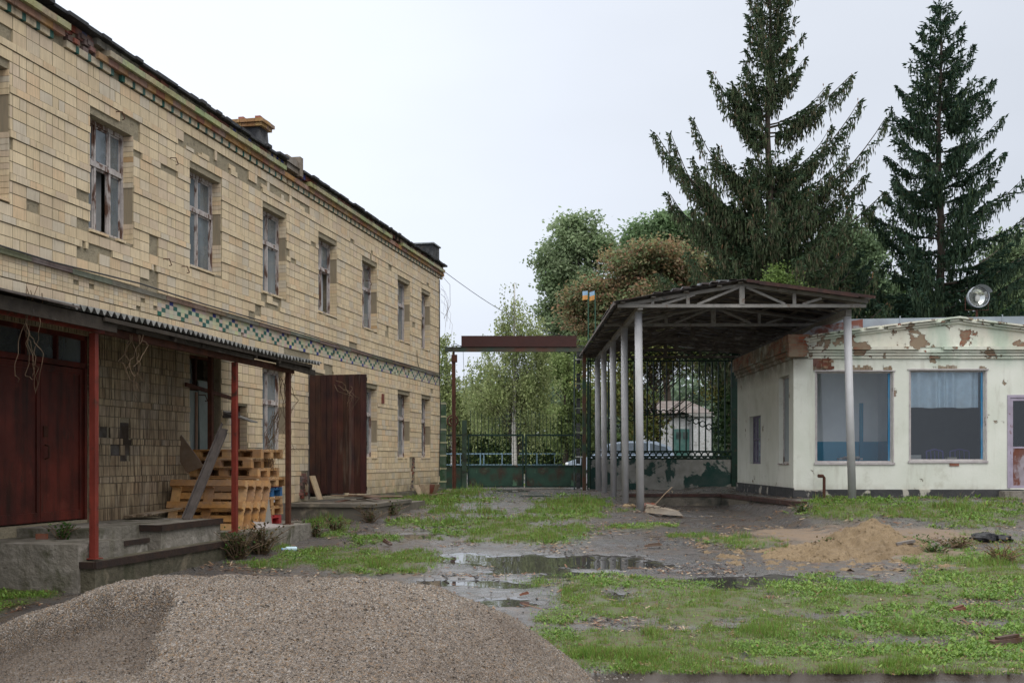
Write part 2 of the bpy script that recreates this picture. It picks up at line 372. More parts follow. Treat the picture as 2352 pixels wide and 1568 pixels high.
# --- tiles
BEIGE = [(.70, .56, .36), (.68, .54, .35), (.72, .59, .40), (.65, .51, .34), (.70, .57, .38), (.64, .51, .37), (.73, .59, .39), (.69, .51, .32), (.66, .55, .40), (.62, .54, .42)]
MISS = [(17.3, 20.6, 4.98, 5.2), (20.5, 22.6, 5.03, 5.16), (15.3, 16.2, 4.72, 4.98), (12.9, 13.4, 4.99, 5.2),
        (14.6, 15.05, 3.42, 3.62), (16.8, 17.35, 4.42, 4.5), (13.5, 13.9, 2.95, 3.25), (14.6, 14.9, 3.0, 3.2), (14.7, 15.4, 2.62, 2.95), (16.2, 16.6, 2.52, 2.95),
        (16.4, 16.6, 3.1, 3.3), (19.8, 20.3, 2.5, 2.8), (20.3, 21.3, 2.82, 3.1), 
        (15.45, 16.0, .05, .28), (15.6, 15.9, .28, .52), (15.55, 15.85, -.12, .06), (15.15, 15.35, .3, .5), (24.9, 25.5, 2.52, 2.75),
        (22.1, 22.6, -.8, -.26), (27.6, 27.85, 3.1, 3.4), (26.3, 26.6, 4.8, 5.0),
        (29.95, 30.2, .0, -.3), (29.75, 30.1, -.86, .03), (31.6, 32.7, -.86, -.62), (23.5, 24.1, 1.76, 2.1), (21.5, 22.6, 1.95, 2.18)]
tl = MB(M_LB)
def tile(s0, s1, z0, z1, x=.022, col=None, jit=.0025):
    for a, b, c, d, kd in OPEN:
        if s0 < b-.001 and s1 > a+.001 and z0 < d-.02 and z1 > c+.02:
            if s0 < a-.03: tile(s0, a-.004, z0, z1, x, col, jit)
            if s1 > b+.03: tile(b+.004, s1, z0, z1, x, col, jit)
            return
    sm = (s0+s1)/2; zm = (z0+z1)/2
    if x < .09 and any(a < sm < b and c < zm < d for a, b, c, d in MISS):
        r_ = rnd.random()
        if r_ < .68: return
        if r_ < .78: s1 = s0+(s1-s0)*rnd.uniform(.3, .6)
        elif r_ < .86: z1 = z0+(z1-z0)*rnd.uniform(.4, .7)
    if s1 > S1: s1 = S1
    if s1-s0 < .015: return
    col = col or rnd.choice(BEIGE); k = rnd.uniform(.97, 1.08); col = tuple(v*k for v in col)
    j = [x+rnd.uniform(-jit, jit) for _ in range(4)]
    f = [(j[0], s0, z0), (j[1], s1, z0), (j[2], s1, z1), (j[3], s0, z1)]; g = [(0, s0, z0), (0, s1, z0), (0, s1, z1), (0, s0, z1)]
    tl.poly(f, col)
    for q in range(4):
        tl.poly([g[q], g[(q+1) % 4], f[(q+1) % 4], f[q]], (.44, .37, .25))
def row(z0, z1, w=.26, x=.022, off=0, miss=.002, cols=None, gap=.009):
    s = S0+off
    while s < S1:
        if rnd.random() > miss:
            if w > .2 and rnd.random() < .09:       # a pair of half tiles
                h = w/2; tile(s, s+h-gap, z0, z1, x, cols and rnd.choice(cols)); tile(s+h, s+w-gap, z0, z1, x, cols and rnd.choice(cols))
            else: tile(s, s+w-gap, z0, z1, x, cols and rnd.choice(cols))
        s += w
def field(z0, z1, n, off=0):
    h = (z1-z0)/n
    for i in range(n): row(z0+i*h+.004, z0+(i+1)*h-.005, off=off)
LEDG = lambda zt: row(zt-.085, zt, .26, .034, .05, .01, gap=.005)
for zt in (4.505, 3.97, 3.45, 2.92, 1.37, .83, .29, -.25): LEDG(zt)
row(4.945, 5.03, .26, .034, .05, .05, gap=.005)
field(5.035, 5.36, 2); field(4.51, 4.94, 3); field(3.975, 4.415, 3); field(3.455, 3.88, 3); field(2.925, 3.36, 3); field(2.52, 2.83, 2)
field(1.90, 2.17, 2); LEDG(1.90); field(1.375, 1.81, 3); field(.835, 1.28, 3); field(.295, .74, 3); field(-.245, .20, 3); field(-.86, -.34, 3)
# chequered mosaic band between the storeys
CREAM, TEAL, BLUE = (.60, .54, .40), (.035, .135, .11), (.05, .06, .27)
mt['mosaic'] = M('glazed_mosaic', (1, 1, 1), (.88, .86, .82), 6, .4, .1, 60, .002, attr=True, grime=.15)
nx = 0; s = 11.0; mos = MB(M_LB)
while s < S1-.02:
    for j in range(4):
        if 11.0 < s < 17.0 and s < 16.55: cc = rnd.choice(BEIGE)
        else:
            cc = CREAM; ph = nx % 6
            if j == 3 and ph == 3: cc = BLUE
            elif j == 2 and ph in (2, 4): cc = TEAL
            elif j == 1 and ph in (1, 5): cc = TEAL
            elif j == 0 and ph == 0: cc = BLUE if s > 21 else TEAL
        if rnd.random() > .03:
            if cc in BEIGE: tile(s, s+.112, 2.18+j*.066, 2.18+j*.066+.062, .026, cc, .001)
            else: mos.box(.0, .026, s, s+.117, 2.18+j*.066, 2.18+j*.066+.064, tuple(v*rnd.uniform(.85, 1.1) for v in cc))
    s += .118; nx += 1
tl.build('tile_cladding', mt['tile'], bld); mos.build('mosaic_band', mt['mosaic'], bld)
# string course, cornice, fascia
c = MB(M_LB)
s = S0
while s < S1:
    l = rnd.uniform(.5, 1.6); e = min(s+l, S1); dz = rnd.uniform(-.008, .008); dp = rnd.uniform(.05, .085)
    c.box(0, dp, s, e-.006, 2.44+dz, 2.50+dz+rnd.uniform(0, .012), tuple(v*rnd.uniform(.7, 1) for v in (.24, .20, .15))); s = e
c.build('string_course', mt['brick_attr'], bld)
c = MB(M_LB); s = S0; k = 0
while s < S1+.05:
    e = s+(.20 if k % 2 == 0 else .075)
    if rnd.random() > .03 and not (14.0 < s < 14.3): c.box(0, .055, s, e-.004, 5.375, 5.465, (.60, .50, .35) if k % 2 == 0 else (.03, .12, .095))
    s = e; k += 1
s = S0
OR = [(.33, .17, .07), (.40, .22, .08), (.30, .13, .08), (.42, .26, .10), (.35, .20, .14)]
while s < S1+.08:
    if not (14.15 < s < 14.95): c.box(0, .10+rnd.uniform(-.002, .002), s, s+.245, 5.468, 5.555, rnd.choice(OR))
    s += .25
s = S0
while s < S1+.1:
    if not (14.15 < s < 14.95 or 21.2 < s < 22.3 or 27.6 < s < 28.6): c.box(0, .155+rnd.uniform(-.003, .003), s, s+.295, 5.558, 5.640, tuple(v*rnd.uniform(.85, 1.1) for v in (.40, .40, .21)))
    s += .30
s = S0                                                 # fascia under the roof edge: brick, render, odd coloured bits
while s < S1+.08:
    r = rnd.random(); l = .12
    if 20.4 < s < 21.2: cc = [(.45, .34, .2), (.06, .07, .25)][int(s/.12) % 2]
    elif s > 26: cc = rnd.choice([(.30, .22, .17), (.04, .03, .028), (.42, .33, .25), (.2, .08, .05)])
    elif r < .06: cc = (.06, .07, .27)
    elif (s*1.3) % 2.6 < 1.1: cc = rnd.choice([(.24, .07, .04), (.17, .06, .04), (.28, .10, .06)])
    else: cc = (.20, .175, .13)
    c.box(0, .09+rnd.uniform(-.012, .012) if s > 14.9 else .03, s, s+l, 5.643, 5.735, cc); s += l
for i in range(26):                                    # torn-out bricks above the first windows
    s = 14.0+rnd.uniform(0, 1.0); z = 5.46+rnd.uniform(0, .17); c.box(0, rnd.uniform(.02, .10), s, s+.12, z, z+.06, rnd.choice([(.26, .07, .04), (.20, .055, .035), (.12, .05, .035)]))
c.build('cornice', mt['brick_attr'], bld)
# roof with ragged felt edge
rf = MB(M_LB); s = S0; y = 5.745
rf.poly([(.16, S0-.1, 5.75), (.16, S1+.12, 5.75), (-4.5, S1-3, 6.55), (-4.5, S0-.1, 6.55)])
rf.poly([(-9.2, S0-.1, 5.75), (-4.5, S0-.1, 6.55), (-4.5, S1-3, 6.55), (-9.2, S1+.12, 5.75)])
rf.poly([(.16, S1+.12, 5.75), (-9.2, S1+.12, 5.75), (-4.5, S1-3, 6.55)])
while s < S1+.1:
    l = rnd.uniform(.12, .45); dz = rnd.uniform(-.012, .014); p = .19+rnd.uniform(-.03, .035)
    if not (21.15 < s < 21.75): rf.box(-.3, p, s, s+l-.004, 5.738+dz, 5.775+dz+rnd.uniform(0, .02))
    s += l
rf.build('roof', mt['roof_felt'], bld)
# plastered stub in the eaves and two chimneys
ch = MB(M_LB); ch.box(-.5, .12, 21.3, 21.95, 5.65, 5.90, (.24, .20, .155)); ch.box(-.55, .16, 21.85, 22.0, 5.62, 6.0, (.24, .20, .155)); ch.build('parapet_stub', mt['brick_attr'], bld)
ch = MB(M_LB)
zb, zt2 = 5.7, 6.38
ch.hexa([(-.28, 21.0, zb), (-.28, 21.42, zb), (-.80, 21.42, zb), (-.80, 21.0, zb), (-.32, 21.03, zt2), (-.32, 21.38, zt2), (-.74, 21.38, zt2), (-.74, 21.03, zt2)], (.035, .037, .042))
for (z, ex, cols) in ((6.38, .05, OR), (6.45, .09, [(.38, .22, .09), (.42, .26, .10), (.33, .18, .08)]), (6.52, .0, [(.30, .09, .05)])):
    for i in range(4):
        for fy in (0, 1):
            if z > 6.5 and (i in (1, 2) or rnd.random() < .3): continue
            x0 = -.76-ex+i*(.46+2*ex)/4; y0 = 21.01-ex if fy == 0 else 21.28
            ch.box(x0, x0+(.46+2*ex)/4-.008, y0, y0+.12+ex, z, z+.065, rnd.choice(cols))
    if z < 6.5:
        for i in range(2): y0 = 21.13+i*.075; ch.box(-.42, -.30+ex, y0, y0+.07, z, z+.065, rnd.choice(OR))
ch.build('chimney', mt['brick_attr'], bld)
ch = MB(M_LB); ch.box(-.85, .04, 31.95, 32.65, 5.6, 6.25, (.035, .038, .042)); ch.box(-.90, .08, 31.90, 32.70, 6.253, 6.29, (.26, .29, .30)); ch.box(-1.8, -.9, 32.0, 32.6, 6.20, 6.245, (.26, .29, .30)); ch.build('chimney', mt['brick_attr'], bld)
# windows: frame > pane, sill, reveal tiles
def window(a, b, c, d, kd, seed):
    rr = random.Random(seed); x = -.17; f = MB(M_LB); W = b-a; T = .05
    def fr(s0, s1, z0, z1, x0=x-.03, x1=x+.035): f.box(x0, x1, s0, s1, z0, z1)
    fr(a, a+T, c, d); fr(b-T, b, c, d); fr(a+T, b-T, d-.055, d); fr(a+T, b-T, c, c+.055)
    tz = c+(d-c)*.62; fr(a+T, b-T, tz-.035, tz+.035, x-.035, x+.045)
    cols = [a+W/3, a+2*W/3] if kd == 'win3' else [a+W*.5]
    for m_ in cols: fr(m_-.022, m_+.022, c+.055, tz-.035); fr(m_-.016, m_+.016, tz+.035, d-.055)
    edges = [a+T]+cols+[b-T]
    for i in range(len(edges)-1):                      # casements inside
        s0, s1 = edges[i]+.02, edges[i+1]-.02
        for z0, z1 in ((c+.06, tz-.04), (tz+.04, d-.06)):
            f.box(x-.012, x+.016, s0, s0+.022, z0, z1); f.box(x-.012, x+.016, s1-.022, s1, z0, z1)
            f.box(x-.012, x+.016, s0, s1, z0, z0+.022); f.box(x-.012, x+.016, s0, s1, z1-.022, z1)
    fo = f.build('window', mt['win_wood'], bld)
    p = MB(M_LB)
    for i in range(len(edges)-1):
        for z0, z1 in ((c+.06, tz-.04), (tz+.04, d-.06)):
            if rr.random() < .015: continue
            dx = rr.uniform(-.006, .006); p.poly([(x+dx, edges[i]+.02, z0), (x-dx, edges[i+1]-.02, z0), (x-dx, edges[i+1]-.02, z1), (x+dx, edges[i]+.02, z1)])
    p.build('pane', mt['pane_dirty'], fo)
    k = MB(M_LB)                                       # faded net curtain or sheet behind the glass
    yy = a+.06; n = 14; pts = []
    frac = rr.choice([.7, 1.0, 1.0]) if kd == 'win3' else rr.choice([.55, 1.0, 1.0])
    if frac > 0:
        L = (b-a-.12)*frac
        if rr.random() < .6: yy = b-.06-L
        for i in range(n+1): pts.append((-.30-.03*math.sin(i*2.1)-.01*rr.random(), yy+L*i/n))
        g = rr.uniform(.28, .5)
        for i in range(n): k.poly([(pts[i][0], pts[i][1], c+.05), (pts[i+1][0], pts[i+1][1], c+.05), (pts[i+1][0], pts[i+1][1], d-.03), (pts[i][0], pts[i][1], d-.03)], (g, g*1.03, g*1.05))
        k.build('net_curtain', mt['plain'], fo)
    q = MB(M_LB); z = c; bad = rr.uniform(.1, .5)
    while z < d-.02:                                   # tiled far reveal
        h = min(.075, d-z)
        cc = rr.choice(BEIGE) if rr.random() > .03 else (.5, .32, .16)
        if not (c+bad*(d-c) < z < c+(bad+.3)*(d-c)): q.box(-DEP+.16, .02, b-.012, b-.001, z, z+h-.006, cc)
        z += h
    for i in range(5):
        ss = a+i*W/5; zz = c-.03
        if rr.random() > .2: q.box(-.12, .04, ss, ss+W/5-.01, zz, zz+.035, rr.choice(BEIGE))
    q.box(-DEP+.15, .004, b-.0008, b+.004, c-.03, d, (.24, .20, .14)); q.box(-.12, .004, a, b, c-.034, c-.028, (.24, .20, .14))
    q.build('window_surround', mt['tile'], fo)
for i, (a, b, c_, d, kd) in enumerate(OPEN):
    if kd in ('win', 'win3'): window(a, b, c_, d, kd, i+3)
# the left double door with dark transom
a, b = 12.97, 14.89; f = MB(M_LB)
f.box(-.12, .0, a, a+.05, -.82, 1.66); f.box(-.12, .0, b-.05, b, -.82, 1.66); f.box(-.12, .0, a, b, 1.60, 1.66); f.box(-.12, .0, a, b, 1.22, 1.29)
for m_ in (a+.64, a+1.28): f.box(-.10, -.01, m_-.02, m_+.02, 1.29, 1.60)
fo = f.build('door_frame', mt['dark_red'], bld)
p = MB(M_LB); p.poly([(-.07, a+.05, 1.29), (-.07, b-.05, 1.29), (-.07, b-.05, 1.6), (-.07, a+.05, 1.6)]); p.build('pane', mt['pane_dirty'], fo)
for q0, q1 in ((a+.05, (a+b)/2-.004), ((a+b)/2+.004, b-.05)):
    l = MB(M_LB); l.box(-.09, -.05, q0, q1, -.80, 1.21)
    l.box(-.05, -.035, q0, q0+.07, -.80, 1.21); l.box(-.05, -.035, q1-.07, q1, -.80, 1.21); l.box(-.05, -.035, q0+.07, q1-.07, 1.13, 1.21); l.box(-.05, -.035, q0+.07, q1-.07, -.80, -.68)
    lo = l.build('door_leaf', mt['dark_red'], bld)
    if q0 > a+.5:
        h = MB(M_LB); h.tube([(-.035, q0+.09, .18), (.02, q0+.09, .16), (.02, q0+.09, .02), (-.035, q0+.09, 0)], .012, 6); h.box(-.035, -.02, q0+.05, q0+.13, .28, .42); h.build('handle', mt['rust'], lo)
# boarded opening: peeling teal-grey sheets leaning in a broken frame
a, b, c_, d = 17.66, 18.74, .08, 1.71; f = MB(M_LB)
for m_ in (a, a+.5, b-.05): f.box(-.2, -.14, m_, m_+.05, c_, d)
f.box(-.2, -.14, a, b, d-.05, d); f.box(-.2, -.13, a, b, 1.10, 1.16); f.beam((.09, a-.25, 1.18), (.09, b+.25, 1.05), .03, .06)
fo = f.build('broken_window_frame', mt['rust'], bld)
p = MB(M_LB); p.hexa([(-.12, a+.02, c_), (-.12, a+.62, c_), (-.14, a+.62, c_), (-.14, a+.02, c_), (-.10, a+.1, 1.12), (-.10, a+.74, 1.12), (-.12, a+.74, 1.12), (-.12, a+.1, 1.12)], (.24, .29, .28))
p.hexa([(-.06, a+.5, c_), (-.06, a+.95, c_), (-.08, a+.95, c_), (-.08, a+.5, c_), (-.09, a+.5, 1.3), (-.09, a+.8, 1.3), (-.11, a+.8, 1.3), (-.11, a+.5, 1.3)], (.19, .23, .22))
p.box(-.10, -.07, a+.40, a+.44, c_, 1.1, (.28, .16, .10)); p.build('leaning_sheet', mt['plain'], fo)
p = MB(M_LB); p.poly([(-.18, a+.05, 1.2), (-.18, a+.5, 1.16), (-.18, a+.42, 1.64), (-.18, a+.05, 1.66)]); p.build('pane', mt['pane_dirty'], fo)
# narrow doorway with a tin awning
a, b = 19.12, 19.76; f = MB(M_LB)
f.box(-.25, -.12, a, a+.07, -.82, .95); f.box(-.25, -.12, b-.07, b, -.82, .95); f.box(-.25, -.12, a, b, .88, .95)
fo = f.build('door_frame', mt['dark_red'], bld)
p = MB(M_LB); p.box(-.22, -.19, a+.07, b-.07, -.8, .88, (.16, .16, .18)); p.build('door_leaf', mt['plain'], fo)
q = MB(M_LB); z = -.8
while z < .9: q.box(-.12, .02, b-.012, b-.001, z, z+.068, rnd.choice(BEIGE)); z += .075
q.build('door_surround', mt['tile'], fo)
q = MB(M_LB); q.hexa([(.02, 18.78, .80), (.02, 19.05, .80), (.55, 19.05, .62), (.55, 18.78, .62), (.02, 18.78, .83), (.02, 19.05, .83), (.55, 19.05, .64), (.55, 18.78, .64)], (.26, .25, .23)); q.box(.02, .3, 18.8, 18.9, .70, .80, (.08, .06, .05)); q.build('tin_awning', mt['plain'], bld)
# the big wooden gate: near leaf stands open square to the wall
g0, g1 = 22.60, 24.75
f = MB(M_LB); f.box(-.4, .03, g0, g0+.08, -.82, 1.76); f.box(-.4, .0, g1-.08, g1, -.82, 1.76); f.box(-.4, .0, g0+.08, g1-.08, 1.70, 1.76)
fo = f.build('gateway_frame', mt['grey_wood'], bld)
def leaf(pp, along, length, z0, z1, seed):
    l = MB(M_LB); rr = random.Random(seed); n = int(length/.115); pp = Vector(pp); along = unit(along); nrm = Vector((along.y, -along.x, 0))
    for i in range(n):
        a_ = pp+along*(i*length/n); b_ = pp+along*((i+1)*length/n-.006); t = nrm*(.028+rr.uniform(0, .004)); dz = rr.uniform(-.01, .01); kk = rr.uniform(.55, 1.5); l.cur = (kk, kk*rr.uniform(.85, 1.15), kk*rr.uniform(.85, 1.3))
        l.hexa([a_+Vector((0, 0, z0+dz)), b_+Vector((0, 0, z0+dz)), b_+t+Vector((0, 0, z0+dz)), a_+t+Vector((0, 0, z0+dz)), a_+Vector((0, 0, z1)), b_+Vector((0, 0, z1)), b_+t+Vector((0, 0, z1)), a_+t+Vector((0, 0, z1))])
    l.cur = (.6, .55, .55)
    for zz in (z0+.10, z0+(z1-z0)*.42, z0+(z1-z0)*.64, z1-.10):
        a_ = pp-nrm*.018+Vector((0, 0, zz)); l.beam(a_, a_+along*length, .035, .085)
    for q_ in (.03, length-.03):
        a_ = pp-nrm*.016+along*q_; l.beam(a_+Vector((0, 0, z0)), a_+Vector((0, 0, z1)), .06, .032, along)
    return l
l = leaf((.05, g0+.05, 0), (1, -.06, 0), 1.24, -.70, 1.72, 5); l.build('gate_leaf', mt['rustdark'], bld)
l = leaf((-.3, g1-.1, 0), (0, -1, 0), 1.0, -.78, 1.68, 6); l.build('gate_leaf', mt['rustdark'], bld)
# small things fixed to the wall
q = MB(M_LB); q.box(.02, .06, 27.32, 27.44, 1.38, 1.62, (.16, .04, .025)); q.build('meter_box', mt['plain'], bld)
for (s, z) in ((17.05, 4.62), (16.85, 3.02), (17.4, 3.0), (15.55, 4.86), (26.2, 4.2), (18.0, 1.0)):
    q = MB(M_LB); q.tube([(0, s, z+.05), (.12, s, z+.04), (.14, s+.03, z-.05), (.08, s+.07, z-.05)], .008, 5)
    q.build('wall_hook', mt['rust'], bld)
q = MB(M_LB); q.tube([(.06, 32.6, 5.3), (.06, 32.62, 4), (.06, 32.58, 2.6), (.09, 32.6, 1.5), (.05, 32.6, -.5)], .014, 5)
q.tube([(.11, 11, 2.54), (.1, 14, 2.50), (.12, 16, 2.55), (.10, 18, 2.53), (.11, 22, 2.53), (.1, 26, 2.50), (.1, 32.5, 2.52)], .012, 5)
q.tube([(.05, 30.3, 3.0), (.045, 30.35, 2.7), (.05, 30.5, 2.54)], .008, 5)
q.build('wall_cable', mt['roof_felt'], bld)
q = MB(M_LB); q.box(-.02, .10, 19.8, S1+.05, ZB, -.87); q.build('plinth', mt['conc_wet'], bld)
# ruined brick scar under the sixth ground-floor window
q = MB(M_LB); rr = random.Random(4)
for i in range(60):
    t = rr.random(); z = -.85+.85*t; s = 29.85+.22*t+rr.uniform(-.10, .10)*(1.1-t*.6); q.box(0, rr.uniform(.004, .05), s, s+rr.uniform(.04, .1), z, z+.05, rr.choice([(.22, .07, .045), (.12, .06, .04), (.05, .04, .035), (.3, .2, .13)]))
q.build('exposed_brickwork', mt['brick_attr'], bld); q = MB(M_LB)
for i in range(30):
    q.box(0, rr.uniform(.004, .04), 22.12+rr.uniform(0, .35), 22.2+rr.uniform(0, .35), -.8+(i % 8)*.065, -.8+(i % 8)*.065+.055, rr.choice([(.25, .07, .045), (.16, .06, .04), (.1, .06, .045)]))
q.build('exposed_brickwork', mt['brick_attr'], bld)
q = MB(M_LB)
for a, b, c_, d in ((15.45, 16.0, .05, .28), (15.6, 15.9, .28, .52), (15.55, 15.85, -.12, .06), (15.15, 15.35, .3, .5)): q.box(.001, .006+.001*a % .003, a, b, c_, d, (.055, .040, .028))
q.build('sooty_mortar_patch', mt['brick_attr'], bld)
q = MB(M_LB); q.tube([(.05, 32.75, 5.5), (.3, 32.9, 5.2), (.28, 33.0, 4.6), (.1, 32.95, 4.2)], .006, 4)
for i in range(9):
    x = rnd.uniform(0, .25); za_ = rnd.uniform(4.0, 5.4); q.tube([(.05, 32.8, za_), (.1+x*.5, 32.9, za_-.1), (.12+x, 32.95, za_-.35), (.08+x, 32.95, za_-.8)], .003, 4)
q.build('dry_creeper', mt['twig'], None, label='dry grey creeper stems hanging at the far top corner of the tiled building', cat='creeper')

# ================================================================== lean-to porch roof on red posts
leanto = empty('lean_to_roof', LB(1.49, 14, -1.1), -TH, 'sagging lean-to roof of corrugated slate and black boards on red steel posts', 'porch roof')
for (p, s, zb_, zt_, m_) in ((1.49, 18.17, -1.06, 1.40, 'rust'), (1.49, 16.25, -1.06, 1.40, 'red_paint'), (1.49, 12.73, -1.13, 1.42, 'red_paint'), (.34, 17.75, -1.0, 1.72, 'rust'), (1.49, 9.2, -1.4, 1.42, 'red_paint')):
    q = MB(M_LB); q.box(p-.036, p+.036, s-.036, s+.036, zb_, zt_); q.box(p-.07, p+.07, s-.07, s+.07, zb_, zb_+.012)
    q.build('post', mt[m_], leanto)
q = MB(M_LB); q.beam((1.49, 5, 1.46), (1.49, 12.9, 1.47), .06, .075); q.build('steel_beam', mt['red_paint'], leanto)
q = MB(M_LB); q.beam((1.49, 12.9, 1.47), (1.49, 18.35, 1.44), .06, .085); q.beam((.30, 12, 1.78), (.30, 18.6, 1.76), .06, .08); q.build('steel_beam', mt['rust'], leanto)
q = MB(M_LB)
for i, s in enumerate([5.5, 6.5, 7.5, 8.5, 9.6, 10.6, 11.6, 12.5, 13.4, 14.2, 15, 15.8, 16.6, 17.4, 18.1, 18.7]):
    q.beam((0, s, 1.88), (1.66+rnd.uniform(-.05, .05), s+rnd.uniform(-.03, .03), 1.53), .05, .09)
for p, z in ((.35, 1.88), (.8, 1.79), (1.2, 1.70)): q.beam((p, 5, z), (p, 18.9, z), .10, .035)
for i in range(46):
    s = 5+i*.3; q.beam((rnd.uniform(0, .1), s, 1.905), (rnd.uniform(1.2, 1.66), s+rnd.uniform(-.05, .05), 1.58), .24, .018)
q.build('rafters', mt['dark_wood'], leanto)
q = MB(M_LB)                                           # edge boards seen from the yard
q.beam((1.66, 5, 1.51), (1.66, 12.9, 1.51), .03, .14); q.beam((1.70, 12.6, 1.56), (1.66, 18.7, 1.55), .03, .045)
q.beam((1.60, 17.5, 1.50), (1.60, 19.0, 1.46), .05, .09); q.beam((1.58, 12.4, 1.545), (1.62, 16.6, 1.49), .025, .06)
q.build('edge_board', mt['dark_wood'], leanto)
q = MB(M_LB)                                           # flat sheets over the near end
for i in range(8):
    s = 5+i*.88; dz = rnd.uniform(-.004, .012); q.hexa([(0, s, 1.955+dz), (0, s+.9, 1.955), (1.76, s+.9, 1.60), (1.76, s, 1.60+dz), (0, s, 1.975+dz), (0, s+.9, 1.975), (1.76, s+.9, 1.622), (1.76, s, 1.622+dz)])
q.build('flat_sheet', mt['grey_wood'], leanto)
q = MB(M_LB); n = 7; step = .0162
ys = np.arange(11.9, 19.05, step)
for sheet in range(1):
    for i in range(len(ys)-1):
        za = .030*math.sin(2*math.pi*ys[i]/.13); zb2 = .030*math.sin(2*math.pi*ys[i+1]/.13)
        sag = .02*math.sin((ys[i]-12)*.9)
        for (u0, u1) in ((.0, .9), (.9, 1.72)):
            f0 = 1.99-.215*u0+sag*u0/1.7; f1 = 1.99-.215*u1+sag*u1/1.7
            e0 = 0 if u1 < 1.5 else rnd.uniform(-.004, .004)
            q.poly([(u0, ys[i], f0+za), (u0, ys[i+1], f0+zb2), (u1+e0, ys[i+1], f1+zb2), (u1+e0, ys[i], f1+za)])
            q.poly([(u0, ys[i], f0+za-.008), (u1+e0, ys[i], f1+za-.008), (u1+e0, ys[i+1], f1+zb2-.008), (u0, ys[i+1], f0+zb2-.008)])
        q.poly([(1.72, ys[i], f1+za-.008), (1.72, ys[i], f1+za), (1.72, ys[i+1], f1+zb2), (1.72, ys[i+1], f1+zb2-.008)])
q.build('corrugated_sheet', mt['slate'], leanto)
def vine(name, pts, label, n=7, spread=.25, rad=.006, seed=1, m_='twig'):
    rr = random.Random(seed); q = MB(M_LB)
    for i in range(n):
        out = [Vector(pts[0])+Vector((rr.uniform(-.1, .1), rr.uniform(-spread, spread)*.6, rr.uniform(-.05, .05)))]
        for k in range(1, len(pts)):
            out.append(Vector(pts[k])+Vector((rr.uniform(-.12, .12), rr.uniform(-spread, spread), rr.uniform(-.12, .12))))
        fine = []
        for k in range(len(out)-1):
            for t in range(4):
                fine.append(out[k].lerp(out[k+1], t/4)+Vector((rr.uniform(-.02, .02), rr.uniform(-.03, .03), rr.uniform(-.02, .02))))
        fine.append(out[-1])
        q.tube(fine, [rad*(1-.7*k/len(fine)) for k in range(len(fine))], 4)
    return q.build(name, mt[m_], None, label=label, cat='creeper', group='dry creepers under the lean-to')
vine('dry_creeper', [(1.6, 11.45, 1.72), (1.58, 11.5, 1.30), (1.6, 11.45, .95), (1.55, 11.55, .75)], 'dry creeper tangle hanging from the lean-to edge before the dark red double door', 6, .13, .005, 2)
vine('dry_creeper', [(1.6, 13.4, 1.45), (1.55, 13.5, 1.25), (1.6, 13.45, 1.0), (1.55, 13.55, .8)], 'pale dry roots hanging just right of the bright red front post', 6, .16, .006, 3)
vine('dry_creeper', [(1.4, 18.3, 1.35), (1.35, 18.5, .9), (1.3, 18.35, .4), (1.4, 18.5, .1)], 'loose dry vine dangling beside the rightmost post of the lean-to', 8, .22, .006, 4)
vine('dry_creeper', [(1.30, 18.1, .75), (1.22, 18.1, .4), (1.25, 18.08, .1), (1.2, 18.12, -.3)], 'dense wiry mesh of creeper clinging to the left of the rightmost post', 16, .07, .005, 5)
vine('dry_creeper', [(.3, 23.0, 1.7), (.9, 22.4, 1.45), (1.1, 22.4, 1.2), (1.0, 22.4, .95)], 'thin dry twigs hanging over the top of the open plank gate', 5, .18, .006, 8)

# ================================================================== concrete porch, steps and slabs
q = MB(M_LB); q.box(0, 1.05, 13.42, 14.45, -1.45, -.845); q.box(0, 1.34, 14.45, 16.1, -1.45, -.86)
q.box(.0, 1.44, 12.50, 13.42, -1.6, -.955); q.box(1.05, 1.355, 13.42, 14.1, -1.45, -1.0)
pr = q.build('concrete_porch', mt['conc'], None, label='cracked concrete porch with broken steps under the red double door', cat='porch')
q = MB(M_LB)
q.box(1.01, 1.375, 14.42, 14.455, -.93, -.852); q.box(1.31, 1.375, 14.455, 16.12, -.93, -.852); q.box(1.33, 1.375, 13.42, 14.12, -1.05, -.993)
q.box(1.58, 1.635, 12.55, 16.62, -1.225, -1.146); q.box(1.36, 1.62, 12.52, 12.56, -1.22, -1.146)
q.build('edge_strip', mt['black_edge'], pr)
q = MB(M_LB); q.box(1.362, 1.60, 13.0, 16.6, -1.6, -1.155); q.box(1.362, 1.62, 12.55, 12.997, -1.6, -1.15); q.build('lower_step', mt['conc_mossy'], pr)
q = MB(M_LB); q.box(.45, .57, 13.15, 13.22, -.954, -.89, (.30, .10, .05)); q.build('brick', mt['brick_attr'], None, label='single red brick lying on the porch below the door step', cat='brick')
q = MB(M_LB); q.box(0, 1.75, 16.105, 18.5, -1.5, -1.06); q.build('concrete_slab', mt['conc'], None, label='low concrete slab carrying the stacked pallets and the two rear posts', cat='slab')
q = MB(M_LB); q.box(.12, .95, 18.52, 20.2, -1.5, -1.12); q.box(.3, 1.75, 18.52, 19.3, -1.55, -1.20); q.build('concrete_step', mt['conc_wet'], None, label='mossy concrete steps right of the pallet slab', cat='step')
q = MB(M_LB); rr = random.Random(9)
q.box(.12, 1.85, 21.35, 24.9, -1.45, -.93); q.box(.12, 1.88, 21.3, 23.8, -.926, -.86); q.box(.12, .8, 24.92, 28.6, -1.4, -1.0)
q.build('gate_platform', mt['conc_wet'], None, label='crumbling concrete platform in front of the open plank gate', cat='platform')
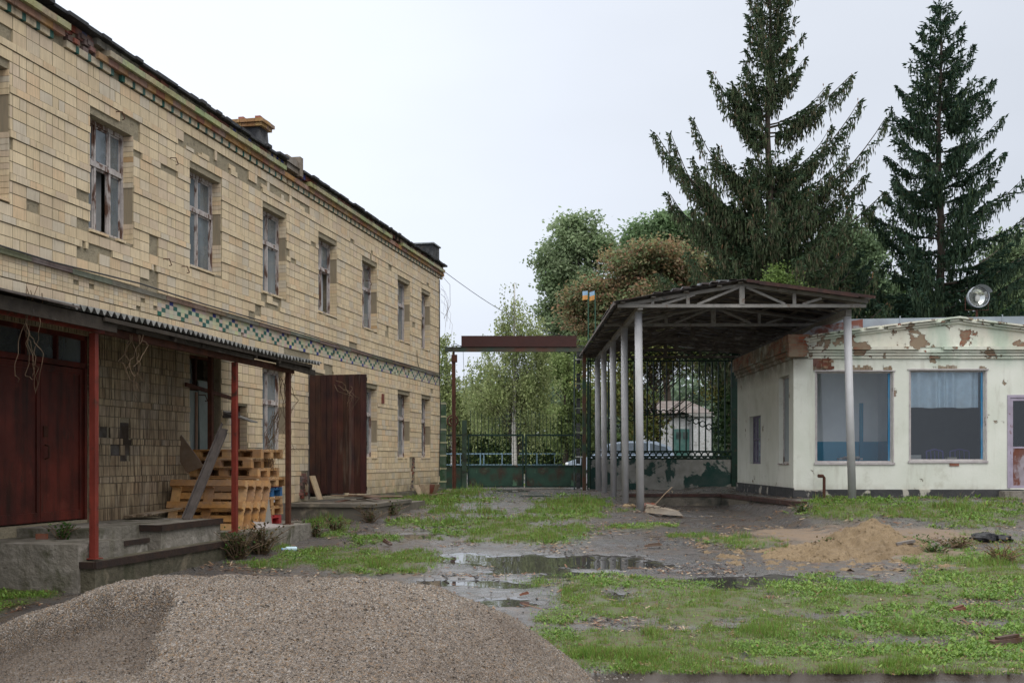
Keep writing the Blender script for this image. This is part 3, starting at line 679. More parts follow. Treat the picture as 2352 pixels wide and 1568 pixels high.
# ================================================================== pallets
WOODC = [(.50, .26, .085), (.56, .31, .11), (.46, .23, .07), (.40, .20, .065), (.60, .35, .14)]
def pallet_mesh(name, seed, plastic=None):
    """1.2 (x) by 0.8 (y) by 0.144; origin at the bottom centre"""
    rr = random.Random(seed); parts = []
    cc = lambda: plastic or rr.choice(WOODC)
    deck = MB(); bl = MB(); bot = MB()
    for i in range(5):
        w_ = .145 if i in (0, 2, 4) else .10; y = (-.3275, -.18, 0, .18, .3275)[i]
        deck.box(-.6+rr.uniform(-.004, .004), .6+rr.uniform(-.004, .004), y-w_/2, y+w_/2, .122, .144, cc())
    for x in (-.5275, 0, .5275): deck.box(x-.072, x+.072, -.4, .4, .100, .1215, cc())
    for x in (-.5275, 0, .5275):
        for y in (-.35, 0, .35): bl.box(x-.0715, x+.0715, y-.05, y+.05, .0225, .0995, cc())
    for y in (-.35, 0, .35): bot.box(-.6, .6, y-.05, y+.05, 0, .022, cc())
    return deck, bl, bot
def mk_pallet(seed, plastic=None):
    r = bpy.data.objects.new('plastic_pallet' if plastic else 'wooden_pallet', None); COL.objects.link(r); r.location = (0, 0, EYE); r.empty_display_size = .2
    mm_ = mt['plain'] if plastic else mt['wood']; dk, bl, bo = pallet_mesh('p', seed, plastic); dk.build('deck', mm_, r)
    for i in range(9):
        b_ = MB(); b_.v = bl.v[i*8:i*8+8]; b_.f = [tuple(k-i*8 for k in f) for f in bl.f[i*6:i*6+6]]; b_.c = bl.c[i*6:i*6+6]; b_.build('spacer_block', mm_, r)
    for i in range(3):
        b_ = MB(); b_.v = bo.v[i*8:i*8+8]; b_.f = [tuple(k-i*8 for k in f) for f in bo.f[i*6:i*6+6]]; b_.c = bo.c[i*6:i*6+6]; b_.build('bottom_board', mm_, r)
    return r
def copy_tree(o, parent=None):
    c_ = o.copy(); COL.objects.link(c_); c_.parent = parent
    for ch_ in [x for x in COL.objects if x.parent == o]: copy_tree(ch_, c_)
    return c_
protos = [mk_pallet(31), mk_pallet(32), mk_pallet(33)]
used = [False]*3
def get(i):
    if not used[i]: used[i] = True; return protos[i]
    return copy_tree(protos[i])
def place(o, p, s, z, rz=0, tilt=0, roll=0, name=None):
    w_ = Vector(LB(p, s, z)); o.location = (w_.x, w_.y, w_.z+EYE)
    o.rotation_euler = (Matrix.Rotation(-TH+rz, 3, 'Z') @ Matrix.Rotation(tilt, 3, 'X') @ Matrix.Rotation(roll, 3, 'Y')).to_euler()
GP = 'pallets stacked under the lean-to'
zb_ = -1.06
stack = [('red', 'bottom pallet of the stack, of bright red plastic', 0, .155), (0, 'wooden pallet lying directly on the red plastic one', .01, .148),
         (1, 'wooden pallet with a white paper sticker, directly below the blue one', .02, .150), ('blue', 'bright blue plastic pallet in the middle of the stack', 0, .168),
         (2, 'wooden pallet lying just above the blue plastic one', .10, .150), (0, 'third wooden pallet from the top of the stack, darker and set back', -.06, .148),
         (1, 'wooden pallet second from the top, pushed out to the left', -.14, .150), (2, 'topmost wooden pallet of the stack', 0.0, .148)]
z = zb_
for i, (k, lab, dp, h) in enumerate(stack):
    if k == 'red': o = mk_pallet(40, (.42, .012, .012))
    elif k == 'blue': o = mk_pallet(41, (.02, .16, .40))
    else: o = get(k)
    place(o, .68+dp, 18.0+(.03 if i % 2 else -.02), z, R(rnd.uniform(-2, 2)))
    tag(o, lab, 'pallet', GP); z += h
    if k == 'blue':
        sh = MB(M_LB); sh.box(.1, 1.28, 17.62, 18.42, z-.018, z-.003, (.30, .02, .02)); sh.build('red_sheet', mt['plain'], None, label='thin dark red board between the blue pallet and the wooden ones above', cat='board')
q = MB(M_LB); q.box(1.283, 1.289, 17.98, 18.10, -.70, -.61, (.75, .75, .75)); q.box(1.290, 1.292, 18.0, 18.08, -.685, -.625, (.45, .45, .48)); q.build('sticker', mt['plain'], None, label='white paper sticker on the end of the wooden pallet below the blue one', cat='sticker')
for i in range(4):                                     # leaning on their long edge against the stack
    o = get((0, 1, 2, 1)[i]); t = R(-110-i*1.5)
    place(o, .76+.03*i, 16.72+.20*i, -1.06+.395*math.sin(-t), R(3), t)
    o['label'] = ('frontmost of the four wooden pallets leaning on edge against the stack', 'second of the four leaning wooden pallets, just behind the front one',
                  'third of the four leaning wooden pallets, counting from the front', 'rearmost leaning wooden pallet, resting against the stack')[i]
    o['category'] = 'pallet'; o['group'] = 'wooden pallets leaning on edge'
q = MB(M_LB)                                           # grey gutter-like plank
a_ = Vector((1.02, 15.72, -.86)); b_ = Vector((1.28, 16.35, .44)); d_ = (b_-a_).normalized(); r_ = d_.cross(Vector((0, 1, 0))).normalized(); n_ = r_.cross(d_)
q.beam(a_, b_, .11, .014, n_); q.beam(a_-r_*.06-n_*.02, b_-r_*.06-n_*.02+d_*-.05, .014, .055, n_); q.beam(a_+r_*.06-n_*.02, b_+r_*.06-n_*.02+d_*.07, .014, .055, n_)
q.build('grey_channel_plank', mt['grey_wood'], None, label='long grey channel plank leaning steeply in front of the pallets', cat='plank')
q = MB(M_LB); q.hexa([(1.32, 17.35, -1.06), (1.40, 17.75, -1.06), (1.38, 17.75, -1.06), (1.30, 17.35, -1.06), (1.24, 17.62, -.35), (1.29, 17.80, -.36), (1.27, 17.80, -.36), (1.22, 17.62, -.35)], (.27, .25, .22))
q.build('cement_sheet', mt['plain'], None, label='narrow grey cement sheet standing between the leaning pallets and the stack', cat='sheet')
q = MB(M_LB); q.hexa([(1.42, 17.1, -1.055), (1.72, 17.5, -1.05), (1.70, 17.4, -1.056), (1.46, 17.05, -1.058), (1.36, 17.2, -.95), (1.68, 17.52, -1.035), (1.66, 17.42, -1.035), (1.38, 17.1, -.955)], (.32, .28, .26)); q.build('cement_sheet', mt['plain'], None, label='broken pale sheet lying at the edge of the slab by the red pallet', cat='sheet')
q = MB(M_LB); pts = [(0, -.02), (.22, -.3), (.30, -.42), (.02, -.52), (-.13, -.30), (-.15, -.05), (-.08, .08)]
o_ = (.02, 17.35, .30)
q.poly([(o_[0]+x+.1, o_[1], o_[2]+y) for x, y in pts], (.20, .135, .085)); q.poly([(o_[0]+x+.1, o_[1]+.02, o_[2]+y) for x, y in pts][::-1], (.20, .135, .085))
for i in range(len(pts)):
    a_, b_ = pts[i], pts[(i+1) % len(pts)]; q.poly([(o_[0]+a_[0]+.1, o_[1], o_[2]+a_[1]), (o_[0]+b_[0]+.1, o_[1], o_[2]+b_[1]), (o_[0]+b_[0]+.1, o_[1]+.02, o_[2]+b_[1]), (o_[0]+a_[0]+.1, o_[1]+.02, o_[2]+a_[1])], (.15, .10, .07))
q.build('brown_board', mt['plain'], None, label='curved brown hardboard scrap at the left end of the pallet stack', cat='board')
q = MB(M_LB)
for i in range(5): q.beam((.12+.08*i, 15.6+rnd.uniform(-.1, .1), -.82+.01*i), (.2+.08*i, 16.3+rnd.uniform(-.1, .2), -.78+.012*i), .12, .02, c=(.24, .17, .10))
q.build('board_scraps', mt['wood'], None, label='rotten board offcuts lying against the wall behind the porch', cat='boards')
# ================================================================== white plastered building on the right
wb = empty('white_building', (9, 27, -.9), 0, 'small white plastered building with big shop windows and crumbling brick cornice', 'building')
def plaster(name, c1, c2, lo_m, hi_m, frieze=False):
    t = NT(name)
    sp = t.n.new('ShaderNodeSeparateXYZ'); t.L(t.co, sp.inputs[0])
    cx = t.n.new('ShaderNodeCombineXYZ'); t.L(t.math('ADD', sp.outputs['X'], sp.outputs['Y']), cx.inputs[0]); t.L(sp.outputs['Z'], cx.inputs[1])
    br = t.n.new('ShaderNodeTexBrick'); t.L(cx.outputs[0], br.inputs['Vector']); br.inputs['Scale'].default_value = 1
    br.inputs['Brick Width'].default_value = .26; br.inputs['Row Height'].default_value = .078; br.inputs['Mortar Size'].default_value = .008
    br.inputs['Color1'].default_value = (.26, .075, .04, 1); br.inputs['Color2'].default_value = (.17, .055, .035, 1); br.inputs['Mortar'].default_value = (.16, .12, .09, 1)
    und = t.mix(t.rng(t.noise(3, 6), .40, .60), br.outputs[0], (.26, .20, .14))
    p = t.mix(t.rng(t.noise(1.2, 5), .35, .65), c1, c2)
    p = t.mix(t.rng(t.noise(6, 6, .65, stretch=(1, 1, .15)), .55, .8, 0, .35), p, (.25, .21, .15))
    p = t.mix(t.rng(t.noise(2.2, 7, .7), .56, .72, 0, .45), p, (.36, .34, .26))
    # green seep below the cornice, damp at the foot
    p = t.mix(t.math('MULTIPLY', t.rng(sp.outputs['Z'], 2.9, 3.2, 0, .5), t.rng(t.noise(2.0, 5, stretch=(1, 1, .3)), .45, .6)), p, (.30, .42, .33))
    p = t.mix(t.math('MULTIPLY', t.rng(sp.outputs['Z'], .35, -.05, 0, .8), t.rng(t.noise(4, 6), .35, .6)), p, (.22, .16, .10))
    nz = t.noise(1.5, 9, .62, dist=.2)
    bias = t.rng(sp.outputs['Z'], 3.1, 3.4, .0, .03) if frieze else t.rng(sp.outputs['Z'], 3.0, 3.1, 0, .02)
    left = t.math('MULTIPLY', t.rng(sp.outputs['X'], -1.6, -2.5, 0, .13), t.rng(sp.outputs['Z'], 2.6, 3.2, 0, 1)); left = t.math('MULTIPLY', left, t.rng(sp.outputs['Y'], -2.3, -1.6, 1, .25))
    p = t.mix(t.math('MULTIPLY', t.math('MULTIPLY', t.rng(sp.outputs['X'], -2.0, -2.6), t.rng(sp.outputs['Z'], 2.7, 3.2)), t.rng(t.noise(2.6, 7, .7), .3, .55, .2, .9)), p, (.13, .10, .07))
    v = t.math('ADD', t.math('ADD', nz, bias), left)
    mask = t.rng(v, lo_m, hi_m)
    t.base(t.mix(mask, p, und)); t.rough(.85); t.b.inputs['Specular IOR Level'].default_value = .2
    inv = t.math('SUBTRACT', 1.0, mask)
    t.bump(inv, .9, .02); t.bump(t.noise(14, 6), .35, .01)
    return t.m
mt['plaster'] = plaster('peeling_white_plaster', (.70, .71, .64), (.61, .63, .55), .65, .67)
mt['frieze'] = plaster('crumbling_frieze', (.68, .69, .60), (.58, .55, .46), .57, .585, True)
XA, YA, XB, YB, ZG = 6.39, 24.4, 17.0, 30.5, -.95
FO = [(6.90, 8.63, -.08, 1.98, 'shop'), (9.03, 10.74, -.04, 2.01, 'shop'), (11.23, 12.25, -.66, 1.45, 'door'), (13.2, 15.2, -.05, 2.0, 'shop')]
SO = [(24.83, 25.75, -.10, 1.94, 'tall'), (27.65, 28.95, -.13, 1.13, 'bars')]
def wallgrid(mb, opens, u0, u1, z0, z1, f, flip=False):
    cu = sorted({u0, u1} | {o[0] for o in opens} | {o[1] for o in opens}); cz_ = sorted({z0, z1} | {o[2] for o in opens} | {o[3] for o in opens})
    for i in range(len(cu)-1):
        for j in range(len(cz_)-1):
            um, zm = (cu[i]+cu[i+1])/2, (cz_[j]+cz_[j+1])/2
            if any(o[0] < um < o[1] and o[2] < zm < o[3] for o in opens): continue
            q_ = [f(cu[i], cz_[j]), f(cu[i+1], cz_[j]), f(cu[i+1], cz_[j+1]), f(cu[i], cz_[j+1])]
            mb.poly(q_[::-1] if flip else q_)
q = MB()
wallgrid(q, FO, XA, XB, ZG, 2.62, lambda u, z_: (u, YA, z_))
wallgrid(q, SO, YA, YB, ZG, 2.62, lambda u, z_: (XA, u, z_), True)
q.poly([(XB, YA, ZG), (XB, YB, ZG), (XB, YB, 2.62), (XB, YA, 2.62)]); q.poly([(XB, YB, ZG), (XA, YB, ZG), (XA, YB, 2.62), (XB, YB, 2.62)])
W_ = .24
for a, b, c_, d, k in FO:
    q.poly([(a, YA, c_), (a, YA+W_, c_), (a, YA+W_, d), (a, YA, d)]); q.poly([(b, YA, c_), (b, YA, d), (b, YA+W_, d), (b, YA+W_, c_)])
    q.poly([(a, YA, d), (a, YA+W_, d), (b, YA+W_, d), (b, YA, d)]); q.poly([(a, YA, c_), (b, YA, c_), (b, YA+W_, c_), (a, YA+W_, c_)])
for a, b, c_, d, k in SO:
    q.poly([(XA, a, c_), (XA, a, d), (XA+W_, a, d), (XA+W_, a, c_)]); q.poly([(XA, b, c_), (XA+W_, b, c_), (XA+W_, b, d), (XA, b, d)])
    q.poly([(XA, a, d), (XA, b, d), (XA+W_, b, d), (XA+W_, a, d)]); q.poly([(XA, a, c_), (XA+W_, a, c_), (XA+W_, b, c_), (XA, b, c_)])
q.box(XA-.02, XA+.42, YA-.05, YA-.001, -.72, 2.26); 
q.build('wall', mt['plaster'], wb)
mt['plinth'] = M('tarred_plinth', (.035, .036, .038), (.06, .06, .06), 4, .7, .6, 25, .02, patches=[((.45, .42, .36), 2.6, .55, .60)])
q = MB(); q.box(XA-.035, XB, YA-.07, YA-.052, ZG-.1, -.70); q.box(XA-.04, XA-.002, YA-.05, YB, ZG-.1, -.66); q.box(XA+.42, XB, YA-.051, YA-.001, -.71, -.69); q.build('plinth', mt['plinth'], wb)
q = MB(); q.box(11.0, 13.6, 24.0, 24.32, -1.05, -.72); q.build('door_step', mt['conc'], wb)
# mouldings
q = MB(); rr = random.Random(12)
def mould(z0, z1, pr, x0=None, chips=.1):
    x = XA+.3 if x0 is None else x0
    while x < XB:
        l = rr.uniform(.4, 1.4); 
        if rr.random() > chips: q.box(x, min(x+l, XB), YA-pr+rr.uniform(0, .008), YA-.002, z0+rr.uniform(0, .01), z1)
        x += l+.002
mould(2.27, 2.33, .05, chips=.04); mould(2.335, 2.39, .08, chips=.04); mould(2.395, 2.45, .11, chips=.05); mould(2.455, 2.53, .16, chips=.12)
for z0, z1, pr in ((2.27, 2.36, .05), (2.36, 2.45, .09), (2.45, 2.58, .15)):
    q.box(XA-pr+.001, XA-.002, YA+.0, YB, z0, z1-.003)
q.box(XA-.15, XA+.30, YA-.15, YA-.001, 2.30, 2.62); q.box(XA-.17, XA+.32, YA-.17, YA+.3, 2.622, 2.80)
q.box(XA-.14, XA+.05, YA+.3, YB, 2.62, 2.80); q.box(XA-.145, XA-.002, YA+.0, YB, 2.578, 2.625)
# frieze and low pediment (segments follow the rise of the coping)
def ped(x):
    if x < 10.1: t = min(max((x-6.7)/3.4, 0), 1); return 2.78+.44*t**.85
    t = min((x-10.1)/3.4, 1); return 3.22-.42*t**.9
x = XA+.3; dx = .1
while x < XB:
    a, b = ped(x), ped(x+dx)
    q.hexa([(x, YA-.02, 2.53), (x+dx, YA-.02, 2.53), (x+dx, YA+.3, 2.53), (x, YA+.3, 2.53), (x, YA-.02, a), (x+dx, YA-.02, b), (x+dx, YA+.3, b), (x, YA+.3, a)])
    for k, (pr, h) in enumerate(((.07, -.15), (.12, -.10), (.17, -.045))):
        if rr.random() > (.04, .08, .16)[k]:
            q.hexa([(x, YA-pr, a+h), (x+dx, YA-pr, b+h), (x+dx, YA-.021, b+h), (x, YA-.021, a+h), (x, YA-pr, a+h+.04), (x+dx, YA-pr, b+h+.04), (x+dx, YA-.021, b+h+.04), (x, YA-.021, a+h+.04)])
    x += dx
q.build('cornice', mt['frieze'], wb)
rr = random.Random(3)                        # bared lintel bricks and other broken spots
for x0, x1 in ((6.8, 7.08), (7.65, 8.14), (8.42, 8.58), (9.66, 10.05), (10.6, 10.72)):
    x = x0; q = MB(); q.box(x0, x1+.04, YA-.006, YA-.001, 2.012, 2.07, (.22, .17, .12))
    while x < x1: q.box(x, x+.055, YA-.012-rr.uniform(0, .01), YA-.001, 1.985+.03, 2.09+rr.uniform(-.02, .04), rr.choice([(.34, .27, .19), (.28, .2, .13), (.36, .3, .22)])); x += .062
    q.build('exposed_bricks', mt['brick_attr'], wb)
q = MB(); q.box(9.92, 10.13, YA-.02, YA-.001, -.16, -.10, (.26, .10, .06)); q.build('loose_brick', mt['brick_attr'], wb); q = MB(); q.box(13.0-1.8, 13.6-1.9, YA-.055, YA-.002, -.9, -.74, (.3, .12, .06)); q.build('loose_brick', mt['brick_attr'], wb); q = MB(); q.box(XA+.35, XA+.85, YA-.01, YA-.001, 2.03, 2.28, (.2, .09, .05))
for i in range(30):
    x = XA+.35+rr.uniform(0, .45)**1.0; z_ = 2.02+rr.uniform(0, .24); q.box(x, x+.11, YA-.02-rr.uniform(0, .02), YA-.001, z_, z_+.06, rr.choice([(.24, .08, .05), (.18, .07, .045), (.3, .2, .13)]))
q.build('exposed_brickwork', mt['brick_attr'], wb)
mt['coping'] = M('galvanised_coping', (.30, .34, .38), (.24, .27, .31), 3, .45, .15, 50, .003, metal=.2)
q = MB(); q.hexa([(7.2, YA+.31, 2.75), (XB, YA+.31, 2.75), (XB, YA+.36, 2.75), (7.2, YA+.36, 2.75), (7.2, YA+.31, 3.20), (XB, YA+.31, 3.36), (XB, YA+.36, 3.36), (7.2, YA+.36, 3.20)])
for x in (8.9, 11.25, 13.1): q.box(x, x+.02, YA+.295, YA+.309, 2.9, 3.25+.015*(x-7))
q.build('coping', mt['coping'], wb)
q = MB(); q.hexa([(6.55, YA+.29, 2.78), (8.05, YA+.29, 2.82), (8.05, YA+.308, 2.82), (6.55, YA+.308, 2.78), (6.95, YA+.29, 3.03), (8.05, YA+.29, 3.205), (8.05, YA+.308, 3.205), (6.95, YA+.308, 3.03)])
q.build('rusted_coping', M('rust_stained_sheet', (.30, .31, .33), (.22, .22, .24), 4, .6, .2, 50, .003, patches=[((.17, .05, .03), 1.8, .47, .53)]), wb)
q = MB(); q.box(XA-.05, XB+.1, YA+.37, YB+.15, 2.81, 2.87); q.build('roof', mt['roof_felt'], wb)
# interior: back wall white over blue, floor, partitions
mt['in_white'] = M('interior_whitewash', (.86, .86, .85), (.76, .76, .76), 2, .9, .1, 20, .01, grime=.15)
mt['in_blue'] = M('interior_blue_paint', (.03, .32, .50), (.025, .26, .42), 2, .5, .1, 20, .01, grime=.2)
YI = YA+1.7
q = MB(); q.poly([(XA, YI, .42), (XB, YI, .42), (XB, YI, 2.6), (XA, YI, 2.6)]); q.box(9.0-.12, 9.0, YA+.8, YI, .42, 2.6); q.poly([(XA+.24, YA+.24, 2.45), (XA+.24, YI, 2.45), (XB, YI, 2.45), (XB, YA+.24, 2.45)]); q.box(XA+.02, XA+.1, YA+.1, YA+.39, ZG, 2.5)
q.build('inner_wall', mt['in_white'], wb)
q = MB(); q.poly([(XA, YI, -.9), (XB, YI, -.9), (XB, YI, .42), (XA, YI, .42)]); q.box(9.0-.12, 9.0, YA+.8, YI, -.9, .42); q.box(8.42, 8.50, YI-.06, YI-.005, -.8, 1.35); q.build('painted_dado', mt['in_blue'], wb)
q = MB(); q.poly([(XA, YA+.2, -.8), (XB, YA+.2, -.8), (XB, YI, -.8), (XA, YI, -.8)]); q.box(9.05, XB, YI-.4, YI-.38, -.8, 2.45); q.build('unlit_floor_partition', mt['dark_room'], wb)  # near-black floor and partition: the room's lack of light is in the colour
# window frames, panes
for i, (a, b, c_, d, k) in enumerate(FO):
    if k != 'shop': continue
    f = MB(); T = .035; y0, y1 = YA+.05, YA+.11
    f.box(a, a+T, y0, y1, c_, d); f.box(a+T, b-T, y0, y1, c_, c_+T); f.box(a+T, b-T, y0, y1, d-T, d); f.box(b-T, b, y0, y1, c_, d)
    f.box(a-.05, b+.05, YA-.03, YA+.05, c_-.05, c_-.002); f.box(a-.03, a-.001, YA-.008, YA+.03, c_, d); f.box(b+.001, b+.03, YA-.008, YA+.03, c_, d); f.box(a-.06, b+.06, YA-.03, YA-.001, d+.001, d+.03)
    fo = f.build('shop_window', M('pale_window_paint', (.50, .47, .46), (.36, .32, .33), 9, .6, .3, 60, .004), wb)
    bl_ = MB(); bl_.box(b-.012, b-.001, YA+.111, YA+.235, c_, d, (.02, .17, .38)); bl_.box(b-.075, b-.036, y0+.02, y1+.02, c_+T, d-T, (.03, .22, .42)); bl_.build('blue_jamb', mt['plain'], fo)
    p = MB(); p.poly([(a+T, YA+.08, c_+T), (b-T, YA+.08, c_+T), (b-T, YA+.08, d-T), (a+T, YA+.08, d-T)]); p.build('pane', mt['pane_clear'], fo)
    if i == 1:
        cu = MB(); n = 90
        for j in range(n):
            xa = a+.04+(b-a-.12)*j/n; xb = a+.04+(b-a-.12)*(j+1)/n
            fy = lambda x_: YA+.21+.05*math.sin(x_*24+1.8*math.sin(x_*7))
            za = d-.84+.006*math.sin(xa*9); zb3 = d-.84+.006*math.sin(xb*9)
            cu.poly([(xa, fy(xa), za), (xb, fy(xb), zb3), (xb, fy(xb), d-.03), (xa, fy(xa), d-.03)], (.70, .82, .90))
        cu.build('curtain', mt['plain'], fo, smooth=True)
a, b, c_, d, k = SO[0]; f = MB(); f.box(XA+.10, XA+.14, a, b, c_, c_+.04); f.box(XA+.10, XA+.14, a, b, d-.04, d); f.box(XA+.10, XA+.14, b-.04, b, c_, d); f.box(XA+.10, XA+.14, a, a+.04, c_, d); f.box(XA-.03, XA+.1, a, b+.03, c_-.03, c_-.002)
fo = f.build('side_window', mt['win_wood'], wb); p = MB(); p.poly([(XA+.12, a, c_), (XA+.12, b, c_), (XA+.12, b, d), (XA+.12, a, d)]); p.build('pane', M('whitened_glass', (.25, .30, .33), (.20, .24, .27), 2, .15, 0, spec=.6), fo)
a, b, c_, d, k = SO[1]; f = MB()
for y in (a, a+.45, a+.9, b-.05): f.box(XA+.10, XA+.15, y, y+.05, c_, d)
f.box(XA+.10, XA+.15, a, b, c_, c_+.05); f.box(XA+.10, XA+.15, a, b, d-.05, d); f.box(XA+.1, XA+.15, a, b, .5, .54)
fo = f.build('barred_window', M('violet_grey_paint', (.20, .17, .25), (.13, .11, .16), 6, .6, .2, 60, .003), wb); p = MB(); p.poly([(XA+.13, a, c_), (XA+.13, b, c_), (XA+.13, b, d), (XA+.13, a, d)]); p.build('pane', mt['pane_dirty'], fo)
# door
mt['violet'] = M('violet_grey_door_paint', (.40, .35, .44), (.32, .28, .35), 6, .6, .3, 60, .004, patches=[((.16, .06, .04), 8, .6, .68)])
a, b, c_, d, k = FO[2]; f = MB(); f.box(a, a+.06, YA-.02, YA+.10, c_, d); f.box(b-.06, b, YA-.02, YA+.10, c_, d); f.box(a+.06, b-.06, YA-.02, YA+.10, d-.06, d)
fo = f.build('door_frame', mt['violet'], wb)
f = MB(); f.box(a+.065, a+.13, YA, YA+.04, c_, d-.065); f.box(b-.13, b-.065, YA, YA+.04, c_, d-.065); f.box(a+.13, b-.13, YA, YA+.04, d-.13, d-.065); f.box(a+.13, b-.13, YA, YA+.04, .24, .28); f.box(a+.13, b-.13, YA, YA+.04, c_, c_+.06)
lf = f.build('door_leaf', mt['violet'], wb)
p = MB(); p.box(a+.13, b-.13, YA+.012, YA+.03, c_+.06, .24); p.build('rusty_panel', M('rust_eaten_sheet', (.36, .32, .36), (.28, .24, .26), 5, .7, .4, 60, .004, patches=[((.15, .05, .03), 3.2, .47, .56, (1, 1, .5))]), lf)
p = MB(); p.poly([(a+.13, YA+.02, .28), (b-.13, YA+.02, .28), (b-.13, YA+.02, d-.13), (a+.13, YA+.02, d-.13)]); p.build('pane', mt['pane_clear'], lf)
# purple metal chairs behind the second window
def metal_chair(x, y, rz, label):
    F = Matrix.Translation((x, y, -.8)) @ Matrix.Rotation(rz, 4, 'Z'); r = empty('metal_chair', (x, y, -.8), 0, label, 'chair', 'purple chairs behind the second shop window')
    c3 = (.10, .07, .30); q = MB(F)
    for sx in (-.21, .21):
        q.tube([(sx, -.2, 0), (sx, -.2, .45)], .018, 6, c3); q.tube([(sx, .2, 0), (sx, .21, .45), (sx, .26, .98)], .018, 6, c3)
    q.tube([(-.21, .26, .98), (0, .26, 1.03), (.21, .26, .98)], .018, 6, c3); q.tube([(-.21, .23, .70), (.21, .23, .70)], .014, 6, c3)
    for sx in (-.1, 0, .1): q.tube([(sx, .23, .70), (sx, .26, 1.0)], .012, 6, c3)
    q.build('frame', mt['plain'], r)
    q = MB(F); q.box(-.22, .22, -.22, .22, .45, .49, (.16, .10, .09)); q.build('seat', mt['plain'], r)
metal_chair(10.02, YA+.75, R(10), 'purple metal chair seen through the second shop window, left of the pair'); metal_chair(10.48, YA+.7, R(-14), 'purple metal chair seen through the second shop window, against the blue jamb')
q = MB()
for i in range(7): q.box(7.5+i*.07, 7.62+i*.07, YA+.26, YA+.42, -.02, .02+.02*(i % 3), [(.5, .5, .5), (.35, .3, .3), (.55, .5, .45)][i % 3])
q.build('folded_papers', mt['plain'], None, label='heap of papers on the inner sill of the first shop window', cat='papers')
q = MB(); q.box(9.1, 9.38, YA+.26, YA+.4, -.01, .09, (.5, .48, .45)); q.box(9.98, 10.2, YA+.27, YA+.38, -.01, .04, (.45, .40, .3)); q.build('small_box', mt['plain'], None, label='pale box on the inner sill of the curtained shop window', cat='box')
# stand pipe by the wall
q = MB(); q.tube([(6.88, 24.18, -.38), (6.99, 24.2, -.385), (7.02, 24.2, -.42), (7.02, 24.2, -.95)], [.04, .04, .035, .035], 8); q.build('stand_pipe', mt['rust'], None, label='short rusty bent pipe standing before the white front wall', cat='pipe')
# floodlight on the roof
fl = empty('floodlight', (10.95, 25.4, 2.87), 0, 'round floodlight with bright reflector on the flat roof of the white building', 'floodlight')
c0 = Vector((10.95, 25.3, 3.80)); q = MB()
prof = [(.245, -.06), (.25, .02), (.22, .12), (.15, .20), (.06, .24)]
for i in range(len(prof)-1):
    for j in range(20):
        a0 = 2*math.pi*j/20; a1 = 2*math.pi*(j+1)/20; (r0, y0), (r1, y1) = prof[i], prof[i+1]
        q.poly([c0+Vector((r0*math.cos(a0), y0, r0*math.sin(a0))), c0+Vector((r0*math.cos(a1), y0, r0*math.sin(a1))), c0+Vector((r1*math.cos(a1), y1, r1*math.sin(a1))), c0+Vector((r1*math.cos(a0), y1, r1*math.sin(a0)))], (.22, .24, .26))
q.ring(c0+Vector((0, -.06, 0)), (1, 0, 0), (0, 0, 1), .245, .014, 24, 5, (.35, .38, .42))
for j in range(9):
    a0 = R(20+j*15.5); a1 = R(20+(j+1)*15.5)
    q.poly([c0+Vector((.25*math.cos(a0), -.06, .25*math.sin(a0))), c0+Vector((.25*math.cos(a1), -.06, .25*math.sin(a1))), c0+Vector((.27*math.cos(a1), -.22, .27*math.sin(a1))), c0+Vector((.27*math.cos(a0), -.22, .27*math.sin(a0)))], (.35, .38, .42))
q.build('housing', mt['plain'], fl)
q = MB()
for i in range(5):
    for j in range(20):
        a0 = 2*math.pi*j/20; a1 = 2*math.pi*(j+1)/20; r0, r1 = .235*(1-i/5), .235*(1-(i+1)/5); y0, y1 = .13*(i/5)**.6, .13*((i+1)/5)**.6
        q.poly([c0+Vector((r0*math.cos(a0), y0-.02, r0*math.sin(a0))), c0+Vector((r0*math.cos(a1), y0-.02, r0*math.sin(a1))), c0+Vector((r1*math.cos(a1), y1-.02, r1*math.sin(a1))), c0+Vector((r1*math.cos(a0), y1-.02, r1*math.sin(a0)))])
mm = NT('polished_reflector'); mm.base((.6, .62, .6)); mm.rough(.18); mm.b.inputs['Metallic'].default_value = .9; q.build('reflector', mm.m, fl)
q = MB(); q.blob(c0+Vector((0, .02, -.02)), .06, (1, 1, 1.5), 8, 6, 0, (.7, .7, .66)); q.build('bulb', mt['plain'], fl)
q = MB(); q.tube([c0+Vector((.27, .05, 0)), c0+Vector((.27, .05, -.30)), c0+Vector((-.27, .05, -.30)), c0+Vector((-.27, .05, 0))], .012, 5); q.tube([(10.95, 25.35, 2.87), (10.95, 25.35, 3.5)], .025, 6); q.tube([(10.95, 25.35, 2.87), (11.4, 25.9, 2.88)], .012, 5); q.build('bracket', mt['rust'], fl)

# ================================================================== open shed roof on silver pipes
shed = empty('open_shed', (5, 29, -1.05), 0, 'open vehicle shed with low gable roof of rusty sheet on silver pipe columns', 'shed')
COLY = [23.3, 26.2, 29.2, 32.1, 34.4]
for i, y in enumerate(COLY):
    q = MB(); lean = .02; q.tube([(2.76+lean*(i == 0), y, -1.12), (2.735, y, 3.16)], [.086, .083], 16); q.box(2.66, 2.82, y-.08, y+.08, 3.16, 3.175)
    q.build('column', mt['silver'], shed, smooth=True)
q = MB(); q.tube([(7.37, 23.3, -1.0), (7.26, 23.3, 3.06)], [.086, .083], 16); q.box(7.18, 7.34, 23.22, 23.38, 3.06, 3.075); q.build('column', mt['silver'], shed, smooth=True)
q = MB()                                               # eaves beams
q.box(2.69, 2.79, 22.95, 34.6, 3.18, 3.28); q.box(7.20, 7.32, 23.2, 34.6, 3.08, 3.22); q.build('eaves_beam', mt['pale_steel'], shed)
def roofz(x):
    return 3.32+(x-2.2)/(4.92-2.2)*.46 if x < 4.92 else 3.78-(x-4.92)/(7.65-4.92)*.36
